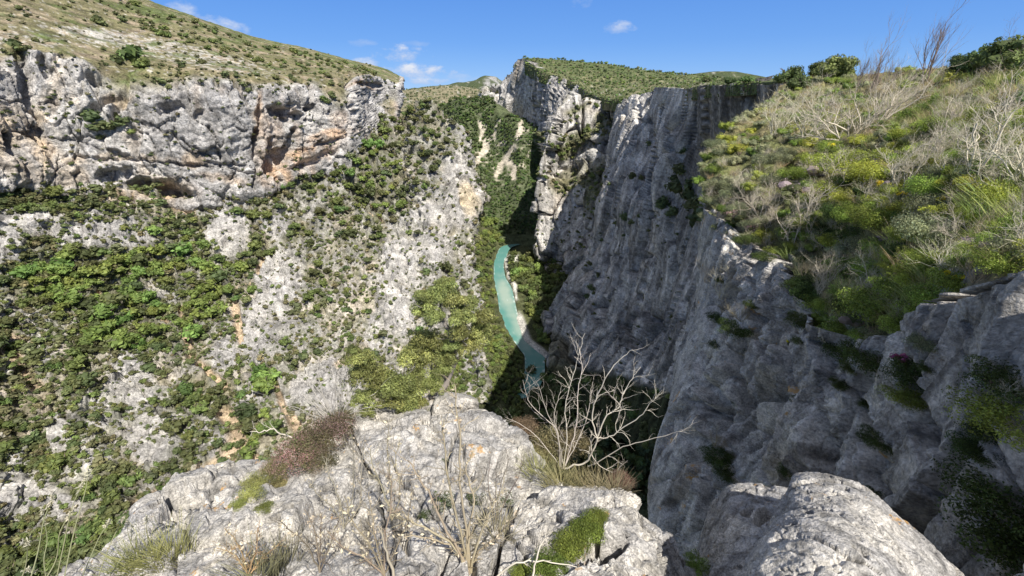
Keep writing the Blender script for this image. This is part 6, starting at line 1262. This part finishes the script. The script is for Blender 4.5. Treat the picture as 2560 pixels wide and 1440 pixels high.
dryplant('dead_twig', (1330,1445), [[(1345,1380),(1372,1330)]], 'upright pale dead twig left of the cushion plants', (.60, .54, .45), .005, 589, 4, .05, False)
dryplant('dead_twig', (985,1440), [[(965,1380),(945,1320)]], 'thick pale dead twig at the bottom left of the dry plants', (.60, .52, .40), .007, 590, 3, .05, False)
# grey arcs of dead broom behind the thyme
m = MB(); r = np.random.RandomState(595); p0 = world(840., 1065., 3.35)
for i in range(26):
    a = math.pi * (1.05 + .9 * r.rand()) ; grow(r, m, (0, 0, 0), (math.cos(a) * .9, .5 * r.normal(), .7 + .5 * r.rand()), .38 + .25 * r.rand(), .0045, 1, (.50, .47, .42), .14, -.04, 3, 4)
tag(link('dead_broom', m.mesh('dead_broom', M_DRY), loc=tuple(p0)), 'grey arching dead broom twigs behind the large thyme bush', 'shrub')
e = empty('dead_twig', tuple(world(730., 1095., 3.1))); OFF = np.array(e.location); m = MB(); r = np.random.RandomState(596); stem(m, r, trace([(730,1095),(700,1085),(680,1072),(655,1080),(625,1078)], 3.1) - OFF, .007, (.6, .56, .46), 6, .08)
link('stem', m.mesh('stem', M_DRY), e); tag(e, 'crooked pale dead twig sticking out left of the thyme', 'twig')
# tall thin grasses at the lower left
GL = [((60,1500),(95,1380),(110,1300),(135,1235),'grass stalk nearest the left frame edge with thin head'),((150,1500),(185,1330),(215,1220),(222,1168),'tall grass stalk leaning right over the left slope'),((130,1500),(160,1360),(180,1270),(215,1190),'tall grass stalk left of the longest one'),((80,1500),(140,1400),(150,1330),(185,1270),'grass stalk crossing the others at lower left'),((180,1500),(215,1420),(250,1340),(275,1300),'grass stalk over the soil patch'),((230,1500),(260,1400),(290,1330),(310,1290),'grass stalk right of the soil patch'),((20,1500),(60,1430),(68,1380),(66,1350),'short grass stalk in the lower left corner'),((250,1480),(300,1400),(325,1360),(330,1310),'grass stalk with oval seed head at left'),((200,1500),(130,1440),(110,1430),(60,1425),'low curved grass stalk at lower left'),((310,1460),(340,1390),(322,1340),(318,1300),'thin grass stalk by the left end of the ledge'),((380,1440),(372,1370),(368,1330),(366,1290),'upright grass stalk on the left rock'),((130,1520),(110,1400),(118,1350),(104,1270),'forked grass stalk near the left frame edge')]
for i, g in enumerate(GL):
    d = 2.1 + .05 * i; e = empty('grass_stalk', tuple(world(float(g[0][0]), float(g[0][1]), d))); tag(e, g[4], 'grass'); OFF = np.array(e.location); m = MB(); r = np.random.RandomState(600 + i)
    P = trace(list(g[:4]), d) - OFF; Q = smooth(P, 6); m.tube(Q, np.linspace(.003, .0012, len(Q)), (.42, .42, .24), 3); link('stem', m.mesh('stem', M_GRASSB), e)
    n = 46; t = (Q[-1] - Q[-4]); C = Q[-1] - t * r.rand(n, 1) * 1.0 + r.normal(size=(n, 3)) * .0045; V = leaves(C, r.normal(size=(n, 3)), .008, r, .35); link('seed_head', crown_mesh('seed_head', V.reshape(-1, 3), np.full((n * 4, 3), 1.) * [.62, .58, .44], M_GRASSB), e)
print('near done', time.time() - T0, 'cushions', len(cush), 'tufts', len(TUFTS), 'dry', len(DRYL))

print('script time', time.time() - T0)
